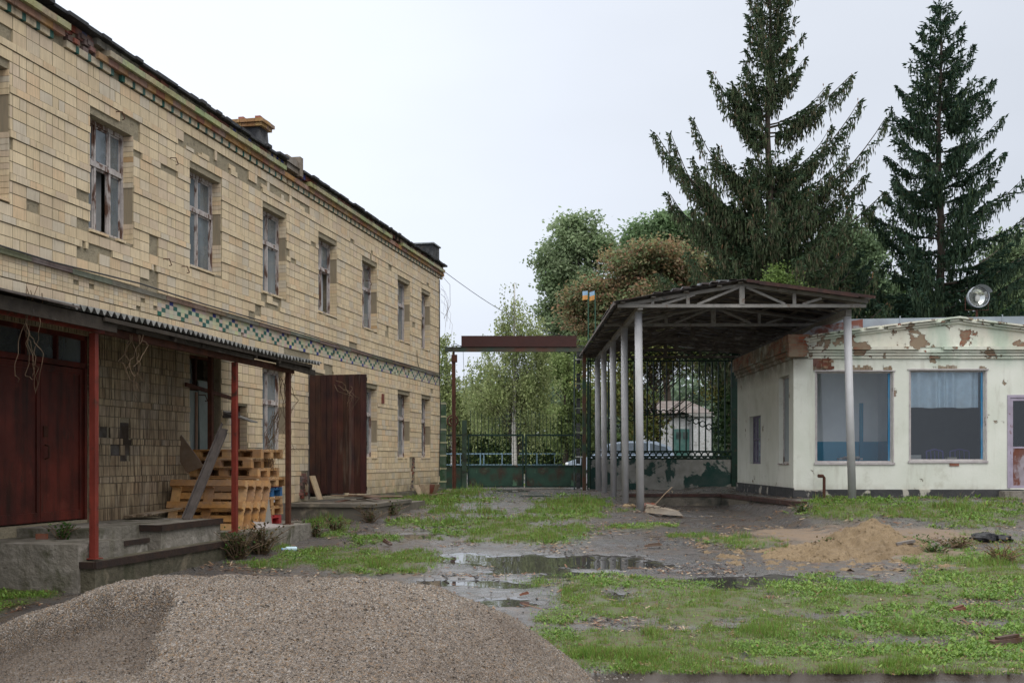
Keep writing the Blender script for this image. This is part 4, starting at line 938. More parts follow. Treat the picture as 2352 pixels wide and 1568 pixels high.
for i, y in enumerate([22.95, 26.2, 29.2, 32.1, 34.4]):
    q = MB(); m_ = 'pale_steel' if i < 2 else 'shed_wood'
    q.beam((2.25, y, 3.26), (7.55, y, 3.26), .05, .07)
    for s_ in (1, 2):
        xs = (2.25, 4.92) if s_ == 1 else (4.92, 7.6); q.beam((xs[0], y+.03, roofz(xs[0])-.07), (xs[1], y+.03, roofz(xs[1])-.07), .05, .07)
    q.beam((4.90, y, 3.29), (4.90, y, 3.68), .11, .07, (0, 1, 0))
    for x in (3.75, 6.02): q.beam((x, y, 3.29), (x, y, roofz(x)-.1), .07, .05, (0, 1, 0))
    for x in (3.0,): q.beam((x, y, 3.29), (x, y, roofz(x)-.1), .06, .05, (0, 1, 0))
    for a_, b_ in (((3.95, 3.29), (4.85, 3.66)), ((5.0, 3.66), (5.82, 3.30)), ((3.2, 3.29), (3.9, 3.5)), ((6.2, 3.3), (6.6, 3.42))): q.beam((a_[0], y+.01, a_[1]), (b_[0], y+.01, b_[1]), .04, .05)
    q.build('truss', mt[m_], shed)
q = MB(); rr = random.Random(8)
for x in (2.35, 3.0, 3.7, 4.4, 4.85, 5.4, 6.1, 6.8, 7.45): q.beam((x, 22.8, roofz(x)-.025), (x, 34.7, roofz(x)-.025), .10, .03)
y = 23.3
while y < 34.6:
    for a_, b_ in ((2.3, 4.9), (4.94, 7.55)): q.beam((a_, y, roofz(a_)-.06), (b_, y, roofz(b_)-.06), .08, .03)
    y += rr.uniform(.5, .9)
for i in range(40):
    x = rr.uniform(2.4, 7.2); y = rr.uniform(23.2, 34); x2 = x+rr.uniform(-.5, .5)
    q.beam((x, y, roofz(x)-.055), (x2, y+rr.uniform(.1, .7), roofz(x2)-.07), .14, .012, c=None)
q.build('purlins', mt['shed_wood'], shed)
q = MB(); rr = random.Random(5)                        # roof sheets, overlapping, with ragged edge
for side in (0, 1):
    x0, x1 = (2.18, 4.95) if side == 0 else (4.90, 7.68)
    y = 22.72
    while y < 34.75:
        dz = rr.uniform(0, .02); l = 1.05; ex = rr.uniform(-.04, .05)
        nn = 8
        for j in range(nn):
            xa, xb = (x0-ex if side == 0 else x0)+(x1-x0)*j/nn, (x0-ex if side == 0 else x0)+(x1-x0)*(j+1)/nn
            wv = .006*math.sin(j*2.1+y)
            q.hexa([(xa, y, roofz(xa)+dz+wv), (xb, y, roofz(xb)+dz+wv), (xb, y+l, roofz(xb)+dz+.01), (xa, y+l, roofz(xa)+dz+.01), (xa, y, roofz(xa)+dz+wv+.012), (xb, y, roofz(xb)+dz+wv+.012), (xb, y+l, roofz(xb)+dz+.022), (xa, y+l, roofz(xa)+dz+.022)])
        y += 1.0
for i in range(9): x = 3.0+i*.2; q.box(x, x+.15, 22.7+rr.uniform(-.06, .02), 23.5, roofz(x)+.045+rr.uniform(0, .02), roofz(x)+.06+rr.uniform(0, .03))
q.build('roof_sheets', mt['rib_dark'], shed)
q = MB(); q.beam((4.95, 22.69, 3.76), (7.66, 22.69, 3.405), .03, .06); q.beam((5.2, 22.66, 3.70), (7.3, 22.66, 3.42), .03, .05); q.build('verge_board', mt['rustdark'], shed)
q = MB(); q.beam((2.17, 22.75, 3.29), (2.17, 34.7, 3.30), .03, .06); q.build('verge_board', mt['grey_wood'], shed)
for i, x in enumerate((4.35, 3.95)):
    q = MB(); q.box(x, x+.3, 22.85, 23.0, roofz(x)+.06, roofz(x)+.11, (.20, .22, .24)); q.build('loose_block', mt['plain'], None, label=('grey block lying on the shed roof nearer the ridge', 'grey block lying on the shed roof farther down the left slope')[i], cat='block')
# loading bay retaining wall with steel rim
q = MB(); q.box(2.9, 5.35, 27.22, 27.6, -1.6, -.955); q.hexa([(5.3, 27.22, -1.6), (5.9, 22.4, -1.6), (6.1, 22.4, -1.6), (5.5, 27.22, -1.6), (5.3, 27.22, -.955), (5.9, 22.4, -.965), (6.1, 22.4, -.965), (5.5, 27.22, -.955)])
rw = q.build('bay_retaining_wall', M('mossy_rubble_wall', (.17, .15, .12), (.11, .10, .08), 2.5, .8, .9, 12, .04, patches=[((.03, .035, .03), 1.5, .45, .6), ((.28, .23, .17), 2.2, .58, .68)]), None, label='low rubble retaining wall with rusty rim under the shed', cat='retaining wall')
q = MB(); q.box(2.9, 5.33, 27.19, 27.62, -.953, -.885); q.hexa([(5.28, 27.18, -.96), (5.87, 22.35, -.975), (6.13, 22.35, -.975), (5.54, 27.18, -.96), (5.28, 27.18, -.88), (5.87, 22.35, -.885), (6.13, 22.35, -.885), (5.54, 27.18, -.88)])
q.build('steel_rim', mt['rustdark'], rw)
q = MB(); q.hexa([(5.9, 24.2, -.95), (6.9, 23.6, -.95), (7.0, 24.0, -.95), (6.1, 24.6, -.95), (5.9, 24.2, -.90), (6.9, 23.6, -.90), (7.0, 24.0, -.90), (6.1, 24.6, -.90)]); q.build('paving_slab', mt['conc_wet'], None, label='wet concrete slab at the corner of the white building', cat='slab')

# ================================================================== tall sliding fence section behind the shed
fence = empty('ornamental_fence', (4.9, 34.95, -1.05), 0, 'tall dark green iron fence with rings and peeling sheet base behind the shed', 'fence')
FY = 34.95; FX0, FX1 = 2.46, 7.3
q = MB()
for x in (FX0, FX0+.08): q.box(x-.02, x+.02, FY-.03, FY+.03, -1.1, 3.5)
q.box(7.12, 7.34, FY-.06, FY+.06, -1.1, 3.55)
for z0 in (3.47, 3.16, .22, -.02, .06): q.box(FX0, FX1, FY-.02, FY+.02, z0, z0+.05)
q.build('frame', mt['green_steel'], fence)
for k in range(23):
    x = FX0+.25+k*.2105; q = MB(); q.tube([(x, FY, .27), (x, FY, 3.16)], .026, 5); q.build('bar', mt['green_steel'], fence)
for k in range(23):
    x = FX0+.22+k*.2105
    for z0 in (3.34, .13):
        q = MB(); q.ring((x, FY, z0), (1, 0, 0), (0, 0, 1), .095, .02, 16, 4); q.build('ring', mt['green_steel'], fence)
for k in range(20):
    x = FX0+.36+k*.2105; t = (k-9.5)/9.5; z0 = 1.75-abs(t)*.9 if abs(t) > .3 else 1.5
    q = MB(); q.ring((x, FY, z0), (1, 0, 0), (0, 0, 1), .09, .018, 14, 4); q.build('ring', mt['green_steel'], fence)
q = MB(); q.box(FX0+.1, 7.12, FY-.015, FY+.015, -1.06, -.02); q.build('sheet_base', mt['fence_panel'], fence)
q = MB()
for x in (7.5, 7.72): q.tube([(x, FY, -1), (x, FY, 2.6)], .02, 5)
for z0 in (2.55, .35): q.box(7.34, 8.2, FY-.02, FY+.02, z0, z0+.05)
q.box(7.345, 8.2, FY-.012, FY+.012, -1.06, .1)
q.build('side_panel', mt['green_steel'], fence)
# checkered lattice pillar at the left end of that fence
q = MB(); rr = random.Random(2)
for x in (2.0, 2.36): q.box(x-.02, x+.02, 34.5, 34.56, -1.1, 3.35, (.02, .05, .04))
for i in range(22):
    z0 = -.95+i*.2
    if i % 4 in (0, 1, 2): q.box(2.07, 2.19, 34.51, 34.55, z0, z0+.19 if i % 4 < 2 else z0+.1, (.015, .02, .02))
for i in range(5): q.box(2.04, 2.36, 34.50, 34.56, .05+i*.78, .09+i*.78, (.5, .52, .5) if i in (0, 4) else (.25, .3, .2))
q.build('lattice_post', mt['plain'], None, label='dark lattice post with pale cross pieces between the gate and the silver columns', cat='post')
# ================================================================== yard gate, gantry, side fence
GY = 35.6
def gx(x): return (x-1176)/2471.5*GY
def gz(y): return (1053.8-y)/2471.5*GY
def gate_leaf(x0, x1, label, mir):
    g = empty('metal_gate_leaf', ((x0+x1)/2, GY, gz(1118)), 0, label, 'gate', 'two leaves of the yard gate')
    q = MB(); zt_, zm_, zl_ = gz(997), gz(1070), gz(1119)
    q.box(x0, x0+.06, GY-.03, GY+.03, zl_, zt_); q.box(x1-.06, x1, GY-.03, GY+.03, zl_, zt_); q.box(x0+.06, x1-.06, GY-.03, GY+.03, zt_-.06, zt_); q.box(x0+.06, x1-.06, GY-.03, GY+.03, zm_-.03, zm_+.03); q.box(x0+.06, x1-.06, GY-.03, GY+.03, zl_, zl_+.05)
    q.build('frame', mt['green_steel'], g)
    n = 15
    for i in range(n):
        x = x0+.1+(x1-x0-.2)*i/(n-1); q = MB(); u = i/(n-1) if mir else 1-i/(n-1); ht = gz(945)-.25*math.sin(u*3.0)**2
        q.tube([(x, GY, zm_), (x, GY, ht)], .009, 4); q.tube([(x, GY, ht), (x, GY, ht+.07)], [.016, .001], 4); q.build('bar', mt['green_steel'], g)
    q = MB(); q.box(x0+.06, x1-.06, GY-.012, GY+.012, zl_+.05, zm_-.03); q.build('sheet_panel', mt['gate_panel'], g)
gate_leaf(gx(1074), gx(1203), 'left leaf of the low green gate, its sheet rusted red in large patches', False); gate_leaf(gx(1206), gx(1339), 'right leaf of the low green gate, its sheet mostly dark green with pale blotches', True)
q = MB(); q.box(gx(1061), gx(1072), GY-.08, GY+.08, -1.2, gz(965)); q.build('gate_post', M('mossy_green_post', (.05, .085, .055), (.03, .05, .035), 4, .7, .3, 40, .006, patches=[((.02, .02, .015), 3, .5, .6)]), None, label='square mossy green gate post left of the gate leaves', cat='post')
g = empty('side_fence', (gx(1035), GY, -1.05), 0, 'short green barred fence closing the gap between building and gate post', 'fence')
q = MB(); q.box(gx(1010), gx(1061), GY-.02, GY+.02, gz(998)-.05, gz(998)); q.box(gx(1010), gx(1061), GY-.02, GY+.02, gz(1070)-.03, gz(1070)); q.build('rail', mt['green_steel'], g)
for i in range(6):
    x = gx(1013)+i*.125; q = MB(); q.tube([(x, GY, -.3), (x, GY, gz(955))], .009, 4); q.build('bar', mt['green_steel'], g)
q = MB(); q.box(gx(1010), gx(1061), GY-.01, GY+.01, -1.0, gz(1072)); q.build('sheet_panel', mt['gate_panel'], g)
q = MB(); c0 = (gx(1035)+.12, GY-.3, gz(1069)+1.93-1.6-.1)
q.ring((gx(1040), GY-.15, gz(957+20)+.15), (1, 0, 0), (0, 0, 1), .17, .03, 18, 5); q.ring((gx(1040), GY-.15, gz(977)+.15), (1, 0, 0), (0, 0, 1), .08, .03, 12, 4)
q.build('rusty_wheel', mt['rust'], None, label='rusty iron wheel hung on the side fence behind the gantry post', cat='wheel')
q = MB(); q.box(-2.50, -2.05, 33.1, 33.6, -1.1, 1.75, (.045, .095, .05))
for i in range(7): q.box(-2.51, -2.04, 33.09, 33.61, -.72+i*.40, -.67+i*.40, (.42, .42, .26))
q.build('tiled_gate_pillar', mt['brick_attr'], None, label='green pillar with thin cream bands against the far building corner', cat='pillar')
gan = empty('gate_gantry', (0, 34.0, -1.1), 0, 'rusty steel gantry over the gate carrying a long brown board', 'gantry')
Yg = 34.0; hx = lambda x: (x-1176)/2471.5*Yg; hz = lambda y: (1053.8-y)/2471.5*Yg
q = MB(); q.tube([(hx(1043), Yg, -1.1), (hx(1042), Yg, hz(830))], .062, 10); q.tube([(hx(1042), Yg, hz(830)), (hx(1042), Yg, hz(806))], .035, 8); q.box(hx(1037), hx(1050), Yg-.08, Yg+.08, hz(832), hz(815)); q.build('post', mt['rust'], gan)
q = MB(); q.box(hx(1338), hx(1346), Yg-.06, Yg+.06, -1.15, hz(800)); q.build('post', M('rust_and_green_post', (.12, .04, .025), (.03, .07, .045), 2.5, .7, .3, 50, .005), gan)
q = MB(); q.box(hx(1022), hx(1345), Yg-.06, Yg+.06, hz(808), hz(797)); q.build('cross_beam', M('stained_beam', (.10, .045, .03), (.035, .07, .05), 1.6, .6, .3, 50, .005), gan)
q = MB(); q.box(hx(1060), hx(1324), Yg-.10, Yg-.065, hz(797), hz(772)); q.box(hx(1060), hx(1324), Yg+.065, Yg+.10, hz(797), hz(772)); q.box(hx(1060), hx(1324), Yg-.064, Yg+.064, hz(774), hz(772)); q.box(hx(1060), hx(1062), Yg-.064, Yg+.064, hz(797), hz(775)); q.box(hx(1191), hx(1192.5), Yg-.106, Yg-.10, hz(797), hz(773)); q.build('name_board', M('brown_sheet_board', (.055, .018, .014), (.045, .015, .012), 3, .55, .1, 50, .003), gan)
q = MB(); pts = [(hx(1040+i*15), Yg-.09+.01*(i % 2), hz(796)+.02*math.sin(i*1.7)) for i in range(21)]; q.tube(pts, .012, 5); q.tube([(hx(1040), Yg-.1, hz(803)), (hx(1037), Yg-.15, hz(793)), (hx(1046), Yg-.1, hz(790)), (hx(1060), Yg-.1, hz(797))], .01, 5); q.tube([(hx(1064), Yg-.05, hz(808)), (hx(1066), Yg-.05, hz(860)), (hx(1063), Yg, hz(880)), (hx(1067), Yg, hz(905))], .006, 4); q.build('cable', mt['roof_felt'], gan)
for i, (x, lab) in enumerate(((1348, 'blue and orange flag on the left of two green poles'), (1364, 'blue and orange flag on the right of two green poles'))):
    r = empty('flag_pole', P(x, 1120, 35.9), 0, lab+' above the gate', 'flag', 'flags above the gate'); a_ = P(x+5, 1120, 35.9); b_ = P(x+3, 672, 35.9)
    q = MB(); q.tube([a_, b_], [.035, .02], 6); q.build('pole', M('green_pole_paint', (.03, .10, .06), (.04, .07, .05), 4, .6, .2), r)
    q = MB(); 
    for j in range(6):
        xa = b_.x-.02-.028*j; xb = xa-.028; ya = b_.y+.02*math.sin(j*1.2); yb = b_.y+.02*math.sin((j+1)*1.2); dz = -.01*j*(1 if i else .4)
        zt_ = b_.z+.06+dz; q.poly([(xa, ya, zt_-.14), (xb, yb, zt_-.145), (xb, yb, zt_-.005), (xa, ya, zt_)], (.28, .45, .62)); q.poly([(xa, ya, zt_-.29), (xb, yb, zt_-.295), (xb, yb, zt_-.145), (xa, ya, zt_-.14)], (.65, .30, .05))
    q.build('flag', mt['plain'], r)
q = MB(); a_ = P(1018, 622, 32.8); b_ = P(1345, 785, 34.2); pts = [a_.lerp(b_, t/16)-Vector((0, 0, .35*math.sin(math.pi*t/16))) for t in range(17)]; q.tube(pts, .009, 4); q.build('overhead_cable', mt['roof_felt'], None, label='thin black cable sagging from the building corner to the shed', cat='cable')
# ================================================================== beyond the gate
car = empty('parked_car', (4.1, 41.0, -1.05), 0, 'silver-blue estate car parked behind the gate and the iron fence', 'car')
def sect(q, pts, y0, y1, c, taper=0):                # side silhouette extruded across the width
    n = len(pts); A = [(x, y0+(taper if z_ > .0 else 0), z_) for x, z_ in pts]; B = [(x, y1-(taper if z_ > .0 else 0), z_) for x, z_ in pts]
    q.poly(A, c); q.poly(B[::-1], c)
    for i in range(n): q.poly([A[i], B[i], B[(i+1) % n], A[(i+1) % n]], c)
mt['carpaint'] = M('silver_blue_car_paint', (.42, .50, .60), (.40, .48, .58), 3, .22, 0, grime=.05, spec=.6)
body = [(2.05, -.75), (2.0, -.45), (2.12, -.12), (2.5, .0), (3.15, .12), (6.0, .14), (6.12, -.1), (6.15, -.6), (6.05, -.78)]
q = MB(); sect(q, body, 40.15, 41.85, (1, 1, 1)); q.build('body', mt['carpaint'], car)
cab = [(3.0, .12), (3.65, .58), (4.2, .67), (5.4, .66), (5.95, .45), (6.08, .13)]
q = MB(); sect(q, cab, 40.2, 41.8, (1, 1, 1), .12); q.build('cabin', mt['carpaint'], car)
q = MB()
cgl = (.10, .13, .16)
for xs in ([(3.22, .16), (3.72, .54), (4.25, .60), (4.25, .16)], [(4.32, .16), (4.32, .60), (5.1, .6), (5.1, .16)], [(5.17, .16), (5.17, .59), (5.8, .44), (5.95, .16)]):
    q.poly([(x, 40.2+(.12 if z_ > .0 else 0)-.004, z_) for x, z_ in xs], (.03, .04, .05))
q.poly([(3.02, 40.4, .15), (3.02, 41.6, .15), (3.62, 41.6, .565), (3.62, 40.4, .565)], (.03, .04, .05))
gm = NT('car_glass'); gm.base((.13, .16, .19)); gm.rough(.06); q.build('window', gm.m, car)
for x in (2.75, 5.35):
    for y in (40.2, 41.8):
        q = MB(); q.tube([(x, y-.1, -.72), (x, y+.1, -.72)], .32, 18, (.02, .02, .02)); wo = q.build('wheel', mt['plain'], car); q = MB(); q.tube([(x, y-.11, -.72), (x, y-.102, -.72)], .19, 14, (.4, .4, .42)); q.build('rim', mt['plain'], wo)
for y in (40.35, 41.5):
    q = MB(); q.blob((2.12, y, -.2), .10, (.8, 1.2, .7), 8, 6, 0, (.7, .7, .7)); q.build('headlight', mt['plain'], car)
hs = empty('cottage', (9.5, 60, -1.2), 0, 'white cottage with green doors and rusty roof seen through the iron fence', 'house')
Yh = 60.0; kx = lambda x: (x-1176)/2471.5*Yh; kz = lambda y: (1053.8-y)/2471.5*Yh
q = MB(); q.box(kx(1500), kx(1632), Yh, Yh+6, -1.4, kz(958), (.62, .64, .66)); q.box(kx(1588), kx(1634), Yh-.4, Yh-.01, -1.4, kz(958), (.66, .68, .70)); q.build('wall', mt['brick_attr'], hs)
q = MB(); q.box(kx(1580), kx(1638), Yh-.5, Yh+.0, kz(957), kz(950), (.4, .4, .38)); q.box(kx(1496), kx(1580), Yh-.15, Yh-.01, kz(957), kz(952), (.4, .4, .38)); q.build('cornice', mt['brick_attr'], hs)
q = MB(); z0 = kz(949); q.hexa([(kx(1492), Yh-.4, z0), (kx(1640), Yh-.4, z0), (kx(1640), Yh+6.4, z0), (kx(1492), Yh+6.4, z0), (kx(1515), Yh+2.6, kz(915)), (kx(1600), Yh+2.6, kz(915)), (kx(1600), Yh+3.4, kz(915)), (kx(1515), Yh+3.4, kz(915))], (.20, .165, .15)); q.build('roof', mt['brick_attr'], hs)
q = MB(); q.box(kx(1548), kx(1583), Yh-.06, Yh-.005, kz(1050), kz(985), (.05, .16, .14)); q.box(kx(1553), kx(1564), Yh-.08, Yh-.061, kz(1008), kz(992), (.03, .05, .05)); q.box(kx(1568), kx(1579), Yh-.08, Yh-.061, kz(1008), kz(992), (.03, .05, .05)); q.build('door', mt['plain'], hs)
bf = empty('blue_rail_fence', (0, 50, -1.1), 0, 'low pale blue rail fence along the road behind the gate', 'fence'); Yb = 50.0
bx = lambda x: (x-1176)/2471.5*Yb; bz = lambda y: (1053.8-y)/2471.5*Yb; BL = (.17, .28, .36)
for x in (1022, 1056, 1102, 1110, 1152, 1184, 1232, 1272, 1300, 1330):
    q = MB(); q.box(bx(x), bx(x)+.05, Yb-.03, Yb+.03, -1.2, bz(1040), BL); q.build('post', mt['plain'], bf)
q = MB(); q.box(bx(1015), bx(1345), Yb-.02, Yb+.02, bz(1043.5), bz(1040.5), BL); q.box(bx(1015), bx(1345), Yb-.02, Yb+.02, bz(1068), bz(1066), BL); q.build('rail', mt['plain'], bf)
# ================================================================== ground
def ground_z(X, Y):
    X = np.asarray(X, float); Y = np.asarray(Y, float)
    base = np.interp(Y, [0, 9, 12, 15, 17.5, 21, 24, 30, 36, 60, 400], [-1.56, -1.55, -1.50, -1.42, -1.33, -1.16, -1.08, -1.04, -1.00, -1.1, -1.3])
    low = np.interp(Y, [0, 18, 21, 27, 28, 400], [0, 0, 1, 1, 0, 0])*sstep(2.6, 3.3, X)*(1-sstep(5.2, 5.6, X))
    right = sstep(5.3, 6.3, X)*np.interp(Y, [0, 17, 22.3, 30, 60], [0, 0, .20, .12, 0])
    return base - .17*low + right
ELL = lambda l: l
GR = [(1020, 1150, 120, 19), (1165, 1217, 150, 34), (1300, 1167, 100, 20), (830, 1294, 200, 25), (1060, 1180, 90, 14), (960, 1205, 60, 12),
      (1990, 1168, 140, 22), (2190, 1180, 150, 26), (2130, 1138, 120, 9), (1960, 1140, 60, 9), (1730, 1255, 60, 10), (1480, 1212, 60, 6), (1430, 1347, 150, 19), (1380, 1500, 170, 60), (1620, 1395, 330, 50), (2000, 1410, 350, 60),
      (1650, 1490, 420, 70), (2250, 1330, 150, 70), (2250, 1470, 250, 110), (1900, 1500, 400, 90), (2150, 1290, 70, 22), (60, 1360, 90, 22), (20, 1345, 60, 14), (640, 1265, 30, 10),
      (1300, 1420, 80, 22), (1700, 1245, 80, 7), (1580, 1235, 50, 5), (750, 1215, 55, 22), (860, 1240, 50, 12), (1000, 1140, 120, 16), (1900, 1330, 60, 8), (1820, 1275, 60, 8), (1340, 1190, 60, 8)]
BARE = [(1150, 1165, 130, 11), (1140, 1143, 120, 6), (1010, 1190, 60, 8), (880, 1225, 70, 8), (1240, 1148, 60, 4), (1270, 1205, 50, 7), (1120, 1188, 70, 5), (1900, 1420, 120, 10), (2100, 1480, 130, 14), (1500, 1450, 120, 8), (2250, 1390, 90, 9), (2300, 1470, 80, 12), (1350, 1440, 60, 7), (1180, 1385, 90, 22), (1420, 1370, 42, 18), (1560, 1290, 330, 26), (1120, 1300, 150, 20), (1700, 1440, 60, 14), (2250, 1440, 50, 10), (1650, 1330, 150, 12), (1990, 1330, 120, 12), (1700, 1350, 70, 10)]
PUD = [(1230, 1288, 200, 17), (1430, 1300, 130, 10), (1080, 1283, 95, 14), (1210, 1305, 90, 12), (1165, 1385, 85, 17), (1740, 1334, 165, 15), (1420, 1372, 34, 12), (1720, 1447, 60, 8), (1680, 1360, 60, 10), (1060, 1338, 90, 8),
       (1240, 1193, 60, 3.5), (1010, 1207, 70, 7), (960, 1232, 40, 6), (1330, 1322, 90, 9), (1150, 1345, 60, 7), (1920, 1333, 70, 9), (1850, 1285, 40, 6), (2130, 1310, 60, 5), (1180, 1128, 50, 3), (1230, 1140, 40, 2.5), (800, 1300, 30, 5), (1300, 1400, 60, 8)]
WET = [(1150, 1292, 240, 30), (1400, 1300, 270, 24), (1620, 1312, 230, 20), (1160, 1372, 130, 32), (980, 1215, 90, 12), (1450, 1250, 160, 10), (1100, 1340, 120, 24), (1190, 1135, 120, 7), (1950, 1330, 150, 9)]
SAND = [(1900, 1240, 150, 18), (2060, 1250, 150, 40), (1800, 1225, 90, 8), (1990, 1225, 70, 12)]
def masks(X, Y):
    X = np.asarray(X, float); Y = np.maximum(np.asarray(Y, float), 1); z = ground_z(X, Y)
    px = 1176+X/Y*2471.5; py = 1053.8-z/Y*2471.5
    n1 = fbm(X*1.1+9, Y*1.1, 1, 5); n2 = fbm(X*3.3, Y*3.3, 5, 4); n3 = fbm(X*.45, Y*.45, 9, 4)
    wob = (n1-.5)*1.5+(n2-.5)*.8
    def U(L, soft=.35):
        m = np.zeros_like(px)
        for cx, cy, rx, ry in L:
            r = np.sqrt(((px-cx)/rx)**2+((py-cy)/ry)**2)+wob
            m = np.maximum(m, 1-sstep(1-soft, 1+soft, r))
        return m
    g = U(GR); b = U(BARE); g = g*(1-b*.92); pu = U(PUD, .18)
    g = np.where(Y > 39, np.maximum(g, sstep(.42, .55, n3)*.8), g)
    side = np.where((X < -5) & (Y < 12), sstep(.4, .55, n1)*.6, 0)
    outside = np.where((px < -50) | (px > 2400) | (py > 1600), sstep(.45, .6, n3), 0)
    g = np.maximum(g, np.maximum(side, outside))
    asph = (1-sstep(7.62, 7.75, Y+.12*(n1-.5)))*sstep(.2, .5, X)
    g = g*(1-asph)
    g = g*sstep(.30, .46, n2*.5+n1*.5+.06)
    pu = pu*(1-sstep(.25, .6, g))
    global WETM
    WETM = U(WET, .45)
    sa = U(SAND, .5)*sstep(.3, .5, n2+.1)
    return g, pu*(1-asph), sa*(1-pu), asph, n1, n2, n3
xs = np.unique(np.concatenate([np.linspace(-400, -14, 14), np.linspace(-14, -7, 30), np.arange(-7, 13.01, .055), np.linspace(13, 22, 30), np.linspace(22, 400, 14)]))
ys = np.unique(np.concatenate([np.linspace(-60, 5, 12), np.arange(5, 14, .05), np.arange(14, 26, .07), np.arange(26, 44, .14), np.linspace(44, 80, 40), np.linspace(80, 900, 16)]))
GX, GYY = np.meshgrid(xs, ys)
g_, pu_, sa_, as_, n1_, n2_, n3_ = masks(GX, GYY)
GZ = ground_z(GX, GYY); we_ = WETM*(1-g_)
near = (np.abs(GX) < 22) & (GYY < 60)
GZ = GZ + np.where(near, (1-pu_)*((n2_-.5)*.035+(fbm(GX*9, GYY*9, 3, 3)-.5)*.022)+.015*(1-pu_)+.02*g_+.03*sa_-.075*as_, 0) - .006*pu_
nyy, nxx = GX.shape
V = np.stack([GX, GYY, GZ+EYE], -1).reshape(-1, 3)
idx = np.arange(nyy*nxx).reshape(nyy, nxx)
F = np.stack([idx[:-1, :-1], idx[:-1, 1:], idx[1:, 1:], idx[1:, :-1]], -1).reshape(-1, 4)
me = bpy.data.meshes.new('ground'); me.vertices.add(len(V)); me.vertices.foreach_set('co', V.astype(np.float32).ravel())
me.loops.add(F.size); me.loops.foreach_set('vertex_index', F.astype(np.int32).ravel()); me.polygons.add(len(F)); me.polygons.foreach_set('loop_start', np.arange(0, F.size, 4, dtype=np.int32)); me.update(calc_edges=True)
me.polygons.foreach_set('use_smooth', [True]*len(F))
for nm, arr in (('grassy', g_), ('puddle', pu_), ('sandy', sa_), ('asphalt', as_), ('wet_sheen', we_)):
    a_ = me.attributes.new(nm, 'FLOAT', 'POINT'); a_.data.foreach_set('value', arr.astype(np.float32).ravel())
t = NT('wet_yard_ground')
ga, pa, sa2, aa = (t.attr(x, True) for x in ('grassy', 'puddle', 'sandy', 'asphalt'))
nA = t.noise(1.3, 8, .65); nB = t.noise(9, 6, .7); nC = t.noise(60, 3, .6); nD = t.noise(3.2, 8, .7)
c = t.mix(t.rng(nA, .35, .65), (.10, .094, .092), (.062, .057, .056))
c = t.mix(t.rng(nD, .50, .64, 0, .85), c, (.105, .075, .052))
c = t.mix(t.rng(nC, .62, .72, 0, .6), c, (.22, .20, .18))
c = t.mix(t.rng(nB, .55, .68, 0, .8), c, (.07, .042, .026)); c = t.mix(t.rng(t.noise(24, 6, .7), .56, .66, 0, .7), c, (.13, .085, .05))
wa = t.math('MULTIPLY', t.attr('wet_sheen', True), t.rng(nD, .66, .52, .35, 1))
c = t.mix(t.math('MULTIPLY', wa, .8), c, t.mix(nB, (.15, .15, .155), (.10, .098, .10)))  # paler grey puts reflected sky light into the colour of wet areas
c = t.mix(ga, c, t.mix(t.rng(t.noise(22, 6, .7), .42, .58), (.07, .10, .025), t.mix(t.rng(nB, .4, .6), (.10, .065, .035), (.055, .04, .028))))
c = t.mix(t.math('MULTIPLY', sa2, t.rng(nB, .3, .5, .5, 1)), c, t.mix(t.rng(nC, .4, .6), (.19, .135, .085), (.13, .09, .06)))
c = t.mix(t.rng(aa, .02, .3), c, (.035, .022, .014)); c = t.mix(t.rng(aa, .7, .95), c, (.055, .053, .055))
c = t.mix(t.math('MULTIPLY', pa, .8), c, (.03, .028, .026))
t.base(c)
wet = t.rng(nA, .38, .62, .16, .36)
r1 = t.math('ADD', wet, t.rng(nB, .45, .7, 0, .25))
r1 = t.mix(wa, r1, (.17, .17, .17)); r1 = t.math('MAXIMUM', r1, t.math('MULTIPLY', ga, .8)); r1 = t.math('MAXIMUM', r1, t.math('MULTIPLY', sa2, .8))
pf = t.rng(t.math('ADD', pa, t.rng(nB, .3, .7, -.25, .25)), .35, .6)
rr_ = t.mix(pf, r1, (.03, .03, .03)); t.rough(rr_)
t.L(t.rng(wa, 0, 1, .5, .9), t.b.inputs['Specular IOR Level'])
h = t.math('ADD', t.math('MULTIPLY', nC, .35), t.math('MULTIPLY', nB, .9)); h = t.math('MULTIPLY', h, t.math('SUBTRACT', 1.0, pf))
t.bump(h, .55, .02)
me.materials.append(t.m); go = bpy.data.objects.new('ground', me); COL.objects.link(go); tag(go, kind='structure')
q = MB(); q.box(-90, 90, 43.5, 49, -1.2, -1.0); q.build('road', M('pale_wet_road', (.16, .16, .165), (.12, .12, .125), 1, .35, .1, 30, .005), None, kind='structure')

